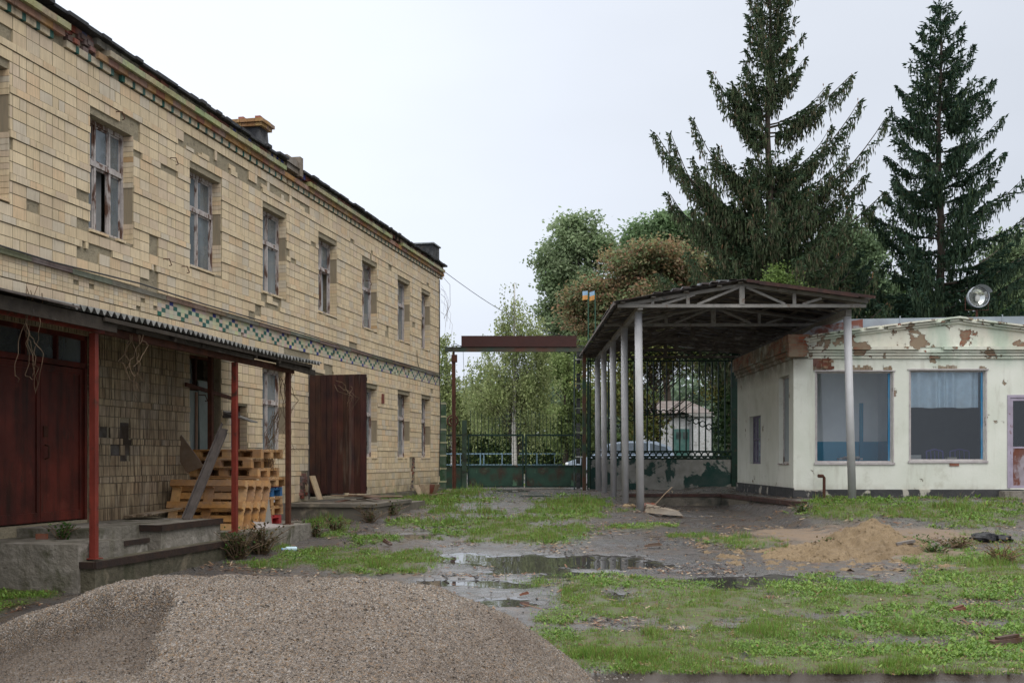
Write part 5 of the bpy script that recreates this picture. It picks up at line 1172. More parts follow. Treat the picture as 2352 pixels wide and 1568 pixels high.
# ================================================================== gravel heap and sand heap
def heap(name, m, cx, cy, rx, ry, H, res, fn, label, seed, pebbles=0, cols=None, psize=(.004, .010), big=0):
    x = np.arange(cx-rx*1.15, cx+rx*1.15, res); y = np.arange(cy-ry*1.15, cy+ry*1.15, res); X, Y = np.meshgrid(x, y)
    def hz_(X, Y):
        b = ground_z(X, Y); return b-.06+fn(X, Y)
    Z = hz_(X, Y) + (fbm(X*3, Y*3, seed, 4)-.5)*.05 + (fbm(X*14, Y*14, seed+1, 3)-.5)*(.028 if H > .7 else .09) + (fbm(X*45, Y*45, seed+2, 2)-.5)*.016
    ny, nx_ = X.shape; V = np.stack([X, Y, Z+EYE], -1).reshape(-1, 3); org = np.array([cx, cy, EYE-1.55]); V = V-org
    idx = np.arange(ny*nx_).reshape(ny, nx_); keep = (Z[:-1, :-1] > ground_z(X, Y)[:-1, :-1]-.05)
    F = np.stack([idx[:-1, :-1], idx[:-1, 1:], idx[1:, 1:], idx[1:, :-1]], -1)[keep].reshape(-1, 4)
    lens = [4]*len(F); loops = F.ravel()
    if pebbles:
        r = np.random.RandomState(seed); k = r.randint(0, (ny-1)*(nx_-1), pebbles*2); i, j = k//(nx_-1), k % (nx_-1); ok = keep[i, j]; i, j = i[ok][:pebbles], j[ok][:pebbles]; n = len(i)
        C0 = np.stack([X[i, j], Y[i, j], Z[i, j]+EYE], -1)-org + r.uniform(-res/2, res/2, (n, 3))*[1, 1, 0]; s_ = r.uniform(psize[0], psize[1], (n, 1)); s_[:big] = r.uniform(.009, .016, (len(s_[:big]), 1))
        base_ = np.array([[1, 0, 0], [0, 1, 0], [-1, 0, 0], [0, -1, 0], [0, 0, .8], [0, 0, -.8]], float)
        ang = r.uniform(0, 6.3, n); ca, sa_r = np.cos(ang), np.sin(ang)
        P_ = base_[None]*s_[:, None]*r.uniform(.6, 1.3, (n, 6, 1)); Q_ = P_.copy(); Q_[..., 0] = P_[..., 0]*ca[:, None]-P_[..., 1]*sa_r[:, None]; Q_[..., 1] = P_[..., 0]*sa_r[:, None]+P_[..., 1]*ca[:, None]
        V2 = (C0[:, None]+Q_).reshape(-1, 3); tri = np.array([[0, 1, 4], [1, 2, 4], [2, 3, 4], [3, 0, 4]])
        F2 = (tri[None]+(np.arange(n)*6)[:, None, None]+len(V)).reshape(-1, 3)
        V = np.concatenate([V, V2]); loops = np.concatenate([loops, F2.ravel()]); lens += [3]*len(F2)
    me = bpy.data.meshes.new(name); me.vertices.add(len(V)); me.vertices.foreach_set('co', V.astype(np.float32).ravel()); me.loops.add(len(loops)); me.loops.foreach_set('vertex_index', loops.astype(np.int32))
    st = np.concatenate([[0], np.cumsum(lens)[:-1]]).astype(np.int32); me.polygons.add(len(lens)); me.polygons.foreach_set('loop_start', st); me.update(calc_edges=True); me.validate()
    sm = np.array([l == 4 for l in lens]); me.polygons.foreach_set('use_smooth', sm)
    if name == 'gravel_heap':
        a_ = me.attributes.new('damp_shade', 'FLOAT', 'POINT'); a_.data.foreach_set('value', gbite(V[:, 0]+org[0], V[:, 1]+org[1]).astype(np.float32))
    me.materials.append(m); o = bpy.data.objects.new(name, me); COL.objects.link(o); o.location = org; return tag(o, label, 'heap')
def grains(name, cols, scale, dark, bumpd):
    t = NT(name); v = t.n.new('ShaderNodeTexVoronoi'); v.inputs['Scale'].default_value = scale; t.L(t.co, v.inputs['Vector'])
    r = t.n.new('ShaderNodeValToRGB'); r.color_ramp.interpolation = 'CONSTANT'; sp = t.n.new('ShaderNodeSeparateXYZ'); t.L(v.outputs['Color'], sp.inputs[0]); t.L(sp.outputs[0], r.inputs[0])
    els = r.color_ramp.elements
    while len(els) < len(cols): els.new(.5)
    for i, c_ in enumerate(cols): els[i].position = i/len(cols); els[i].color = (*c_, 1)
    c = t.mix(t.rng(t.noise(.9, 6, .6), .38, .66, 0, .55), r.outputs[0], dark)
    c = t.mix(t.math('MULTIPLY', t.attr('damp_shade', True), .6), c, (.075, .055, .042))  # dug bite darkened in colour: damp gravel plus its painted shade
    t.base(c); t.rough(.75); t.b.inputs['Specular IOR Level'].default_value = .35
    t.bump(t.math('SUBTRACT', 1.0, v.outputs['Distance']), 1.0, bumpd); t.bump(t.noise(scale*.7, 3), .5, bumpd); return t.m
GC = [(.235, .19, .15), (.155, .13, .11), (.31, .27, .23), (.20, .15, .10), (.09, .085, .08), (.245, .20, .16), (.37, .34, .31), (.165, .14, .115), (.225, .18, .135), (.27, .175, .10)]
def gbite(X, Y):
    e_ = (fbm(X*5, Y*5, 77, 3)-.5)*.3
    return (1-sstep(-2.14, -2.03, X-.28*(6.6-Y)+e_))*sstep(-4.6, -3.4, X)*(1-sstep(6.50, 6.68, Y+.30*(X+2.2)+e_*.6))*sstep(4.6, 6.0, Y)
def gfn(X, Y):
    # crest runs right-left; steep faces at the angle of repose, a dug-out bite on the left
    H = np.interp(X, [-4.6, -3.9, -3.3, -2.6, -2.2, -1.6, -1.0, -.5, 0, .35, .62, .8], [0.0, .30, .55, .80, .86, .86, .86, .80, .58, .33, .08, 0])
    cy = 6.9+.25*np.sin(X*1.3); d = Y-cy
    back = np.clip(1-np.abs(d)/(1.5*np.maximum(H, .05)/.7+.25), 0, 1); front = np.interp(-d, [0, .5, 1.2, 3.2, 3.6], [1, .96, .84, .30, 0])
    h = H*np.where(d > 0, np.sin(back*math.pi/2)**.9, front)
    bite = gbite(X, Y)
    return h-.24*bite
heap('gravel_heap', grains('granite_screenings', GC, 105, (.115, .085, .065), .014), -1.9, 6.3, 2.9, 3.0, .8, .014, gfn, 'big heap of pinkish grey gravel with a dug-out left flank in the foreground', 21, 90000, psize=(.0025, .008), big=2500)
def sfn(X, Y):
    d = np.sqrt(((X-5.55)/np.where(X > 5.55, .95, 1.15))**2+((Y-16.4)/1.4)**2); h = .47*np.clip(1-d*1.12, 0, 1)**1.05
    d2 = np.sqrt(((X-4.6)/1.2)**2+((Y-15.5)/.9)**2); return np.maximum(h, .20*np.clip(1-d2, 0, 1))*(1+.9*(fbm(X*3, Y*3, 8, 3)-.5))+.05+.16*(fbm(X*6, Y*6, 88, 4)-.5)
heap('sand_heap', grains('damp_sand', [(.24, .17, .095), (.20, .14, .075), (.28, .205, .115), (.15, .105, .06)], 160, (.13, .09, .05), .006), 5.0, 16.0, 1.9, 1.9, .5, .03, sfn, 'small weedy heap of yellow sand before the white building', 31, 4000, psize=(.008, .02))

rs = np.random.RandomState(77); q = MB(); rr = random.Random(78)
for i in range(900):
    a_ = rr.uniform(-.3, 3.4); k_ = 1+abs(rr.gauss(0, .10)); X_ = -1.9+2.55*math.cos(a_)*k_; Y_ = 6.9+1.75*math.sin(a_)*k_
    if float(gfn(np.array([X_]), np.array([Y_]))[0]) > .05: continue
    q.blob((X_, Y_, float(ground_z(X_, Y_))+.025), rr.uniform(.004, .011), (1, 1, .8), 5, 3, .25, rr.choice(GC))
q.build('stray_gravel', mt['brick_attr'], None, label='stray gravel grains scattered round the foot of the big heap', cat='gravel', kind='stuff')

# ================================================================== ground cover
r = np.random.RandomState(5)
def pick(N, y0, y1, x0=None, x1=None, pw=1.6):
    u = r.rand(N); Y = (y0**(1-pw)+(y1**(1-pw)-y0**(1-pw))*u)**(1/(1-pw)); hw = Y*.60+1.5
    X = (r.rand(N)*2-1)*hw; return X, Y
def blocked(X, Y):
    p = (X+8.74)*CS-Y*SN; s = (X+8.74)*SN+Y*CS
    return (p < .02) | ((p < 1.66) & (s < 18.5) & (s > 12.4)) | ((p < 1.9) & (s > 21.3) & (s < 24.9)) | ((X > 6.35) & (Y > 24.33) & (Y < 31)) | ((X > 2.9) & (X < 5.6) & (Y > 27.1) & (Y < 27.7)) | ((Y > 34.2) & (Y < 35.2) & (X > 2))
def quads(C, a, b, L, W):                              # blade: base C, direction a (unit), side b, length L, width W
    L = L[:, None]; W = W[:, None]
    return np.stack([C-b*W*.5, C+b*W*.5, C+a*L*.6+b*W*.55, C+a*L], 1)
def cover(N, kind):
    X, Y = pick(N, 5.2, 42); g, pu, sa, asp, n1, n2, n3 = masks(X, Y)
    heapm = gfn(X, Y) > .03
    m = (r.rand(N) < g*(.26+1.0*sstep(.42, .58, fbm(X*5, Y*3.2, 61, 4)))*(.6+.8*sstep(.38, .52, fbm(X*1.6, Y*1.6, 63, 3)))) & ~blocked(X, Y) & ~heapm
    weed = sstep(.45, .6, fbm(X*.8+3, Y*.8, 44, 3)+np.where(X > 3, .1, -.07)+np.where(Y < 11, .03, 0))
    m &= (r.rand(N) < (weed*.95+.05 if kind == 'weed' else 1-weed*.7))
    X, Y = X[m], Y[m]; n = len(X); z = ground_z(X, Y)+.02
    sc = np.clip(Y/14, .75, 2.0)
    if kind == 'weed':
        K = 6; az = r.rand(n, 1)*6.28+np.arange(K)[None]*1.05+r.rand(n, K)*.5; el = r.uniform(.15, .9, (n, K)); L = r.uniform(.014, .036, (n, K))*(sc*(.9+.25*sstep(2.0, 3.5, X)*(1-sstep(11, 14, Y))))[:, None]*(1+(r.rand(n, 1) < .10)*r.uniform(.3, 1.6, (n, 1))); W = L*.5
        hgt = r.uniform(.0, .03, (n, K))
    else:
        K = 6; az = r.rand(n, K)*6.28; el = r.uniform(.7, 1.5, (n, K)); L = r.uniform(.02, .055, (n, K))*sc[:, None]*(1+(r.rand(n, 1) < .06)*1.2+1.6*sstep(.66, .78, fbm(X*1.7, Y*1.7, 91, 3))[:, None]); W = .005*sc[:, None]*np.ones((n, K)); hgt = np.zeros((n, K))
    C = np.stack([np.repeat(X, K)+r.normal(0, .018, n*K), np.repeat(Y, K)+r.normal(0, .018, n*K), np.repeat(z, K)+hgt.ravel()], -1)
    az, el, L, W = az.ravel(), el.ravel(), L.ravel(), W.ravel()
    a = np.stack([np.cos(az)*np.cos(el), np.sin(az)*np.cos(el), np.sin(el)], -1); b = np.stack([-np.sin(az), np.cos(az), 0*az], -1)
    V = quads(C, a, b, L, W)
    if kind == 'weed': V[:, 2] += a*L[:, None]*-.1+b*W[:, None]*.0; V = np.stack([C, C+a*L[:, None]*.5+b*W[:, None]*.5, C+a*L[:, None], C+a*L[:, None]*.5-b*W[:, None]*.5], 1)
    tone = fbm(C[:, 0]*.9, C[:, 1]*.9, 6, 3)[:, None]; k = r.rand(len(C), 1)
    c1 = np.array([[.13, .235, .035]]); c2 = np.array([[.22, .30, .06]]); c3 = np.array([[.07, .14, .03]]); br = np.array([[.22, .15, .07]])
    Cc = c3*(1-k)+(c1*(1-tone)+c2*tone)*k+c1*.2; Cc = np.where(r.rand(len(C), 1) < (.07 if kind == 'weed' else .18), br, Cc)
    return V, Cc
VW, CW = cover(600000, 'weed'); VG, CG = cover(760000, 'grass')

tag(build_np('low_weeds', mt['grass'], VW.reshape(-1, 3), 4, CW), 'low broad-leaved weeds spreading over the wet yard', 'weeds', kind='stuff')
tag(build_np('short_grass', mt['grass'], VG.reshape(-1, 3), 4, CG), 'short thin grass growing in patches on the wet yard', 'grass', kind='stuff')
# litter of twigs, chips and crumbs
N = 150000; X, Y = pick(N, 6, 40); g, pu, sa, asp, n1, n2, n3 = masks(X, Y); deb = sstep(.48, .62, fbm(X*1.2+7, Y*1.2, 15, 4))
m = (r.rand(N) < deb*.85+.08+g*.3) & (pu < .5) & ~blocked(X, Y) & (gfn(X, Y) < .02) & (asp < .5); X, Y = X[m], Y[m]; n = len(X); az = r.rand(n)*3.14; L = r.uniform(.006, .035, n)*(1+(r.rand(n) < .06)*3); W = r.uniform(.004, .011, n)*np.clip(Y/12, .8, 2)
C = np.stack([X, Y, ground_z(X, Y)+.022+r.rand(n)*.012], -1); a = np.stack([np.cos(az), np.sin(az)*1, r.uniform(-.1, .25, n)], -1); b = np.stack([-np.sin(az), np.cos(az), r.uniform(-.3, .3, n)], -1)
V = np.stack([C-a*L[:, None]-b*W[:, None], C+a*L[:, None]-b*W[:, None], C+a*L[:, None]+b*W[:, None], C-a*L[:, None]+b*W[:, None]], 1)
PC = np.array([(.17, .08, .04), (.11, .05, .025), (.26, .16, .09), (.04, .03, .025), (.36, .28, .19), (.015, .013, .012)]); tag(build_np('ground_litter', mt['twig_attr'] if 'twig_attr' in mt else M('litter', (1, 1, 1), (.8, .8, .8), 9, .7, 0, attr=True, grime=0), V.reshape(-1, 3), 4, PC[r.randint(0, 6, n)]), 'brown twigs, bark crumbs and chips strewn over the yard', 'litter', kind='stuff')
# larger stones / crumbs
q = MB(); rr = random.Random(6)
for i in range(260):
    Y_ = rr.uniform(8, 26); X_ = rr.uniform(-.3, .42)*Y_; 
    if blocked(np.array([X_]), np.array([Y_]))[0] or gfn(np.array([X_]), np.array([Y_]))[0] > .02: continue
    q.blob((X_, Y_, float(ground_z(X_, Y_))+.02), rr.uniform(.008, .022), (1, 1, .7), 5, 3, .3, rr.choice([(.03, .03, .03), (.2, .18, .16), (.12, .08, .05), (.05, .045, .04)]))
q.build('pebbles', mt['brick_attr'], None, label='scattered dark crumbs and pebbles on the wet yard', cat='pebbles', kind='stuff')
def gpt(x, y):                                          # ground point seen at (x, y) of the print
    Y_ = 12.0
    for _ in range(40):
        X_ = (x-1176)/2471.5*Y_; Y_ = float(-ground_z(X_, Y_))*2471.5/(y-1053.8)
    return Vector(((x-1176)/2471.5*Y_, Y_, float(ground_z((x-1176)/2471.5*Y_, Y_))))
def stick(name, x, y, L, ang, w, label, cat, c=(.13, .075, .045), h=None, rise=.02):
    p = gpt(x, y)+Vector((0, 0, .02+w/2)); d = Vector((math.cos(ang), math.sin(ang), 0))*L/2; q = MB(); q.beam(p-d, p+d+Vector((0, 0, rise)), w, h or w*.6, c=c); q.beam(p-d*.6+Vector((0, 0, w*.5)), p+d*.8+Vector((0, 0, rise+w*.5)), w*.6, w*.3, c=tuple(v*.7 for v in c)); q.build(name, mt['wood'], None, label=label, cat=cat)
stick('wood_slat', 1206, 1483-2, .02, 0, .01, 'tiny wood chip', 'chip') if False else None
stick('plank_piece', 1500, 1372-112, .26, .05, .05, 'short wet plank lying in the middle of the yard', 'plank')
stick('wood_piece', 2200, 1413, .17, .5, .055, 'rusty brown chunk of wood lying in the green weeds at right', 'wood', (.17, .06, .03))
stick('wood_piece', 2310, 1490, .30, .3, .07, 'dark rotten log piece in the weeds at the right edge', 'wood', (.08, .035, .022))
stick('wood_chip', 1204, 1373, .10, .1, .03, 'small reddish wood chip just above the bright puddle', 'wood', (.22, .07, .03))
stick('wood_chip', 1285, 1353+12, .10, 1.0, .02, 'thin pale wood splinter at the edge of the bright puddle', 'wood', (.28, .18, .1))
stick('bark_piece', 890, 1257, .16, 2.4, .06, 'curled brown bark piece on the wet ground left of the middle grass patch', 'bark', (.10, .05, .03), rise=.05)
stick('metal_scrap', 2075, 1272, .42, .2, .13, 'bent grey metal scrap lying before the sand heap', 'scrap', (.24, .22, .21), .012, .04)
# plastic bottle
p = gpt(668, 1268)+Vector((0, 0, .05)); q = MB(); d = Vector((1, .25, 0)).normalized()
q.tube([p-d*.12, p-d*.09, p-d*.06, p+d*.07, p+d*.09], [.014, .015, .036, .037, .03], 10, (.55, .72, .80)); bo = q.build('plastic_bottle', mt['plain'], None, label='crushed pale blue plastic bottle lying by the porch weeds', cat='bottle'); q = MB(); q.tube([p-d*.135, p-d*.118], .017, 8, (.1, .3, .6)); q.build('cap', mt['plain'], bo)
# black bin bag
c0 = gpt(2272, 1245); q = MB(); rr = random.Random(3)
q.blob(c0+Vector((-.08, 0, .07)), .22, (1, .7, .45), 14, 9, .16); q.blob(c0+Vector((.2, .02, .05)), .16, (1.2, .8, .45), 12, 8, .2)
bm_ = NT('black_polythene'); bm_.b.inputs['Specular IOR Level'].default_value = .3; bm_.base((.006, .006, .008)); bm_.rough(.3); bm_.bump(bm_.noise(14, 5, .6), .9, .03); q.build('bin_bag', bm_.m, None, label='crumpled black plastic bag in dry grass right of the sand heap', cat='bag')
# rubble at the nearest silver column
q = MB(); rr = random.Random(15)
for i, (x, y, s_, cc) in enumerate(((1440, 1160, .16, (.34, .25, .15)), (1455, 1163, .12, (.30, .22, .13)), (1487, 1160, .2, (.22, .07, .04)), (1500, 1165, .16, (.26, .09, .05)))):
    p = Vector(((x-1176)/2471.5*24.0, 24.0+.2*(i % 2), -1.06)); q.blob(p, s_*.6, (1.2, 1, .7), 7, 5, .25, cc)
q.build('brick_rubble', mt['brick_attr'], None, label='few broken bricks and stones left of the nearest silver column', cat='rubble')
q = MB(); a_ = Vector((2.85, 23.1, -1.15))
q.hexa([a_+Vector(v) for v in ((0, 0, 0), (.85, .1, -.08), (.80, .5, -.08), (.05, .5, 0), (.05, .05, .14), (.75, .12, .02), (.7, .4, .05), (.08, .4, .18))], (.30, .25, .19))
for i in range(9): q.tube([a_+Vector((.1*i, .05, .1)), a_+Vector((.1*i+rr.uniform(-.2, .2), -.05, .12+rr.uniform(0, .1)))], .006, 4, (.05, .03, .02))
q.tube([a_+Vector((.2, 0, .15)), a_+Vector((.45, 0, .42)), a_+Vector((.6, .05, .55))], .010, 5, (.3, .22, .15)); q.build('concrete_lump', mt['brick_attr'], None, label='broken pale concrete lump with wires at the foot of the nearest silver column', cat='rubble')
# tile shards and timber by the gate platform and the scar
for (s, p, z0, lab) in ((22.25, .35, -.82, 'panel of cream tiles fallen and leaning by the plank gate'),):
    q = MB(M_LB); q.hexa([(p, s, z0), (p, s+.25, z0), (p+.03, s+.25, z0), (p+.03, s, z0), (p-.14, s-.06, z0+.48), (p-.14, s+.19, z0+.48), (p-.11, s+.19, z0+.48), (p-.11, s-.06, z0+.48)], (.50, .38, .24)); q.build('fallen_tiles', mt['brick_attr'], None, label=lab, cat='tile')
q = MB(M_LB); rr = random.Random(4)
for i in range(5): s = 29.9+i*.12; q.hexa([(.2+.05*i, s, -1.0), (.3+.05*i, s+.1, -1.0), (.32+.05*i, s+.1, -1.0), (.22+.05*i, s, -1.0), (.1+.12*i, s-.1, -.72+.03*(i % 2)), (.2+.12*i, s, -.70), (.22+.12*i, s, -.70), (.12+.12*i, s-.1, -.70)], rr.choice([(.55, .42, .28), (.4, .3, .2), (.25, .08, .05)]))
q.build('tile_shards', mt['brick_attr'], None, label='broken cream tiles fallen below the brick scar in the wall', cat='tile')
q = MB(M_LB)
for i in range(8): q.beam((.4+rr.uniform(0, .9), 22.0+rr.uniform(0, 1.2), -.855+.02*i), (.8+rr.uniform(0, 1.1), 21.9+rr.uniform(0, 1.6), -.84+.012*i), .10, .015, c=rr.choice([(.2, .12, .07), (.12, .05, .03), (.28, .2, .13)]))
q.build('fallen_boards', mt['wood'], None, label='rotten boards strewn on the platform before the open plank gate', cat='boards')
q = MB(M_LB)
for i in range(9): q.beam((.5+rr.uniform(-.2, .3), 29.5+i*.4, -.98), (.55+rr.uniform(-.2, .3), 30.3+i*.4, -.96), .09, .02, c=rr.choice([(.26, .2, .15), (.14, .09, .06)]))
q.build('old_slats', mt['wood'], None, label='grey slats lying along the wall foot near the far corner', cat='slats')

# ---------------------------------------------------------------- plants by the slabs
def shrub(name, label, cat, base, n, h, spread, cols, leafL=(.03, .07), stem=(.14, .09, .05), seed=1, group=None, dead=.3, lean=.5):
    rs = np.random.RandomState(seed); root = empty(name, base, 0, label, cat, group); st = MB(); Vs = []; Cs = []
    for i in range(n):
        az = rs.rand()*6.28; k = rs.rand(); hh = h*rs.uniform(.5, 1.05); tip = Vector((math.cos(az)*spread*k, math.sin(az)*spread*k, hh)); b0 = Vector(base)+Vector((math.cos(az)*spread*.25*k, math.sin(az)*spread*.25*k, 0))
        mid = b0+tip*.5+Vector((0, 0, .1*hh)); st.tube([b0, mid, Vector(base)+tip+Vector((math.cos(az)*spread*lean*k, math.sin(az)*spread*lean*k, -.1*hh))], [.008, .006, .003], 4)
        m_ = rs.randint(8, 20)
        for j in range(m_):
            t_ = rs.uniform(.15, 1); pt = b0.lerp(Vector(base)+tip, t_)+Vector(rs.normal(0, .03, 3)); a1 = rs.rand()*6.28; e1 = rs.uniform(-.7, .9); L = rs.uniform(*leafL)
            a_ = Vector((math.cos(a1)*math.cos(e1), math.sin(a1)*math.cos(e1), math.sin(e1))); b_ = Vector((-math.sin(a1), math.cos(a1), rs.uniform(-.4, .4)))
            Vs += [pt, pt+a_*L*.5+b_*L*.28, pt+a_*L, pt+a_*L*.5-b_*L*.28]; c_ = cols[rs.randint(len(cols))]; kk = rs.uniform(.7, 1.2); Cs.append([v*kk for v in c_])
    st.build('stems', mt['twig'], root); build_np('leaves', mt['leaf'], np.array([tuple(v) for v in Vs]), 4, np.array(Cs), root); return root
BRN = [(.10, .07, .03), (.14, .10, .04), (.05, .08, .02), (.16, .12, .06), (.07, .05, .025)]; GRN = [(.06, .14, .025), (.08, .17, .03), (.04, .09, .02)]
pB = lambda x, y: gpt(x, y)
for i, (x, y, n, h, sp, cols, lab) in enumerate((
    (548, 1285, 60, .44, .28, BRN+GRN[:1], 'withering brown and green shoots between the porch and the pallet slab, left clump'),
    (600, 1275, 60, .48, .32, BRN, 'withering brown shoots around the sawn stump by the pallet slab'),
    (725, 1235, 18, .30, .25, BRN+GRN, 'ragged weeds at the corner of the mossy steps'),
    (770, 1222, 20, .26, .30, GRN+BRN, 'sprawling green and yellow weeds just right of the mossy steps'),
    (850, 1200, 22, .34, .30, BRN, 'dead brown stalks against the gate platform, left clump'),
    (900, 1185, 22, .30, .28, BRN+GRN, 'browning weeds against the gate platform, right clump'),
    (10, 1232, 12, .22, .2, GRN, 'dark green sprig growing on the porch at the left picture edge'),
    (1842, 1158, 16, .22, .24, GRN, 'leafy green weed at the end of the rusty rim'),
    (2300, 1215, 20, .34, .3, [(.26, .17, .07), (.2, .14, .07), (.15, .13, .05)], 'tuft of straw-coloured dry grass above the black bag'),
    (2145, 1225, 20, .20, .28, GRN, 'bushy green weed on the right flank of the sand heap'),
    (2000, 1262, 26, .16, .35, GRN+BRN, 'low weeds creeping over the near foot of the sand heap'),
    (1905, 1258, 22, .14, .3, GRN+BRN, 'low weeds on the left skirt of the sand heap'),
    (2110, 1262, 24, .2, .3, GRN, 'leafy weeds at the near right foot of the sand heap'),
    (2190, 1232, 26, .2, .4, BRN+[(.2, .14, .07)], 'brown dead stalks between the sand heap and the black bag'),
    (1960, 1120, 10, .14, .2, GRN, 'small weed under the first shop window'),
    (2080, 1123, 12, .16, .22, GRN, 'small weed under the plaster between the shop windows'),
    (2230, 1118, 12, .16, .22, GRN, 'small weed under the curtained shop window'))):
    b0 = pB(x, y) if i != 6 else Vector(LB(.75, 13.2, -.95))
    shrub('weed_clump', lab, 'weeds', b0, n, h, sp, cols, seed=50+i)
for (x, y, lab) in ((615, 1253, 'sawn tree stump among the withering shoots by the pallet slab'), (578, 1262, 'small stump left of the sawn one, half hidden by shoots')):
    p = pB(x, y); q = MB(); q.tube([p-Vector((0, 0, .1)), p+Vector((.01, 0, .14)), p+Vector((.05, -.03, .30))], [.11, .085, .07], 9); so = q.build('tree_stump', mt['bark'], None, label=lab, cat='stump')
    q = MB(); q.tube([p+Vector((.05, -.03, .301)), p+Vector((.052, -.032, .306))], .064, 9, (.26, .15, .09)); q.build('cut_face', mt['wood'], so)

# ================================================================== trees
def broadleaf(name, label, base, blobs, cols, n_clump, per, size, seed, droop=0, bark='bark', trunk_r=.18, trunk_top=None, cr=.38, group=None, twigs=True):
    """blobs: (dx, dy, z, rx, ry, rz) ellipsoids of crown, z from the eye"""
    rs = np.random.RandomState(seed); root = empty(name, base, 0, label, 'tree', group); B = np.array(blobs, float); base = Vector(base)
    tt = Vector(trunk_top) if trunk_top else Vector((base.x+B[0, 0]*.5, base.y+B[0, 1], B[:, 2].max()))
    st = MB(); k = 8; tp = [base.lerp(tt, i/k)+Vector((rs.normal(0, .05), rs.normal(0, .05), 0))*(i > 0) for i in range(k+1)]
    st.tube(tp, [trunk_r*(1-i/k)**.8+.015 for i in range(k+1)], 8); st.build('trunk', mt[bark], root, smooth=True)
    nb = []
    for b_ in B:
        for _ in range(12):
            u_ = rs.normal(size=3); u_ /= np.linalg.norm(u_); q_ = rs.uniform(.3, 1.0); f_ = rs.uniform(.25, .5)
            nb.append((b_[0]+u_[0]*b_[3]*q_*.8, b_[1]+u_[1]*b_[4]*q_*.8, b_[2]+u_[2]*b_[5]*q_*.8, b_[3]*f_, b_[4]*f_, b_[5]*f_*.8))
    B = np.array(nb)
    vol = B[:, 3]*B[:, 4]*B[:, 5]; pr = vol**.66; pr /= pr.sum(); ib = rs.choice(len(B), n_clump, p=pr)
    u = rs.normal(size=(n_clump, 3)); u /= np.linalg.norm(u, axis=1)[:, None]; rad = rs.uniform(.2, 1.0, n_clump)**.5
    C = np.stack([base.x+B[ib, 0], base.y+B[ib, 1], B[ib, 2]], -1)+u*rad[:, None]*B[ib, 3:6]
    C += rs.normal(0, .12, C.shape)
    if twigs:
        lb = MB()
        for i in range(0, n_clump, 4):
            c0 = Vector(C[i]); f = min(max((c0.z-base.z)/(tt.z-base.z)*.8-.12, .12), .95); s0 = base.lerp(tt, f); mid = s0.lerp(c0, .5)+Vector((0, 0, .12*(c0-s0).length)); r0 = max(trunk_r*(.35 if not droop else .16)*(1-f), .012)
            lb.tube([s0, mid, c0], [r0, r0*.55, .006], 4, cap=False)
        lb.build('branches', mt['bark'], root)
    n = n_clump*per; ci = np.repeat(np.arange(n_clump), per)
    off = rs.normal(0, 1, (n, 3))*cr*np.array([1, 1, .75])
    if droop: off = rs.normal(0, 1, (n, 3))*np.array([.10, .10, 1])*cr; off[:, 2] = -np.abs(off[:, 2])*droop+ .1; off[:, :2] += rs.normal(0, .25, (n_clump*4, 2))[ci*4+rs.randint(0, 4, n)]*cr*1.6
    Q = C[ci]+off; az = rs.rand(n)*6.28; el = rs.uniform(-1.2, .6, n) if not droop else rs.uniform(-1.5, -.4, n)
    a = np.stack([np.cos(az)*np.cos(el), np.sin(az)*np.cos(el), np.sin(el)], -1); b = np.cross(a, rs.normal(size=(n, 3))); b /= np.linalg.norm(b, axis=1)[:, None]+1e-6
    L = (size*rs.uniform(.6, 1.3, n))[:, None]; W = L*.32
    V = np.stack([Q, Q+a*L*.5+b*W, Q+a*L, Q+a*L*.5-b*W], 1)
    cols = np.array(cols); base_c = cols[rs.randint(0, len(cols), n_clump)][ci]; alt = cols[rs.randint(0, len(cols), n)]; lobe = rs.uniform(.78, 1.22, len(B))[ib][ci][:, None]; Cc = (base_c*.55+alt*.45)*rs.uniform(.75, 1.2, (n, 1))*lobe
    build_np('crown', mt['leaf'], V.reshape(-1, 3), 4, Cc, root); return root
ASH = [(.20, .28, .11), (.26, .34, .15), (.15, .23, .09), (.30, .37, .19)]; MID = [(.14, .22, .08), (.18, .26, .10), (.10, .17, .065)]
def hz(cols, k, hc=(.30, .34, .36)): return [tuple(c_*(1-k)+h_*k for c_, h_ in zip(c, hc)) for c in cols]  # blends distance haze into the leaf colours
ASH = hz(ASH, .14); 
def bl(x, y, rx, ry, Y, dy=0, d=None):                 # crown blob measured on the print at distance Y
    p = P(x, y, Y); s_ = Y/2471.5; return (p.x, dy, p.z, rx*s_, (d or rx)*s_*.8, ry*s_)
def rel(L, bx_): return [(b[0]-bx_, *b[1:]) for b in L]
def tree_at(name, label, x, Y, blobs, *a, fat=1.0, **k):
    b0 = Vector(((x-1176)/2471.5*Y, Y, float(ground_z(0, Y)))); return broadleaf(name, label, b0, rel([bl(q_[0], q_[1], q_[2]*fat, q_[3]*fat, Y) for q_ in blobs], b0.x), *a, **k)
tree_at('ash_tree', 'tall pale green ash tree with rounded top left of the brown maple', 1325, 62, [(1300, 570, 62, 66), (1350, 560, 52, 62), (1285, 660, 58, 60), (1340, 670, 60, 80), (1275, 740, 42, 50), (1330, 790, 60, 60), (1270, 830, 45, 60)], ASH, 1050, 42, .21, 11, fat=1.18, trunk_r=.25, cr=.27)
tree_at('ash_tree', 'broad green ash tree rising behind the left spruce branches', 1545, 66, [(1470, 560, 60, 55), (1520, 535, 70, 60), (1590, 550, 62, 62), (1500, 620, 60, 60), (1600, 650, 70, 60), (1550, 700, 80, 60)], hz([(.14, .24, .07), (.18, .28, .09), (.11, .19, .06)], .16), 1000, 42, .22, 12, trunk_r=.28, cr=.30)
MAP = [(.32, .155, .075), (.33, .20, .08), (.30, .14, .07), (.17, .20, .07), (.20, .24, .085), (.13, .20, .065), (.23, .15, .085), (.16, .22, .08), (.14, .20, .07)]; MAP = hz(MAP, .10)
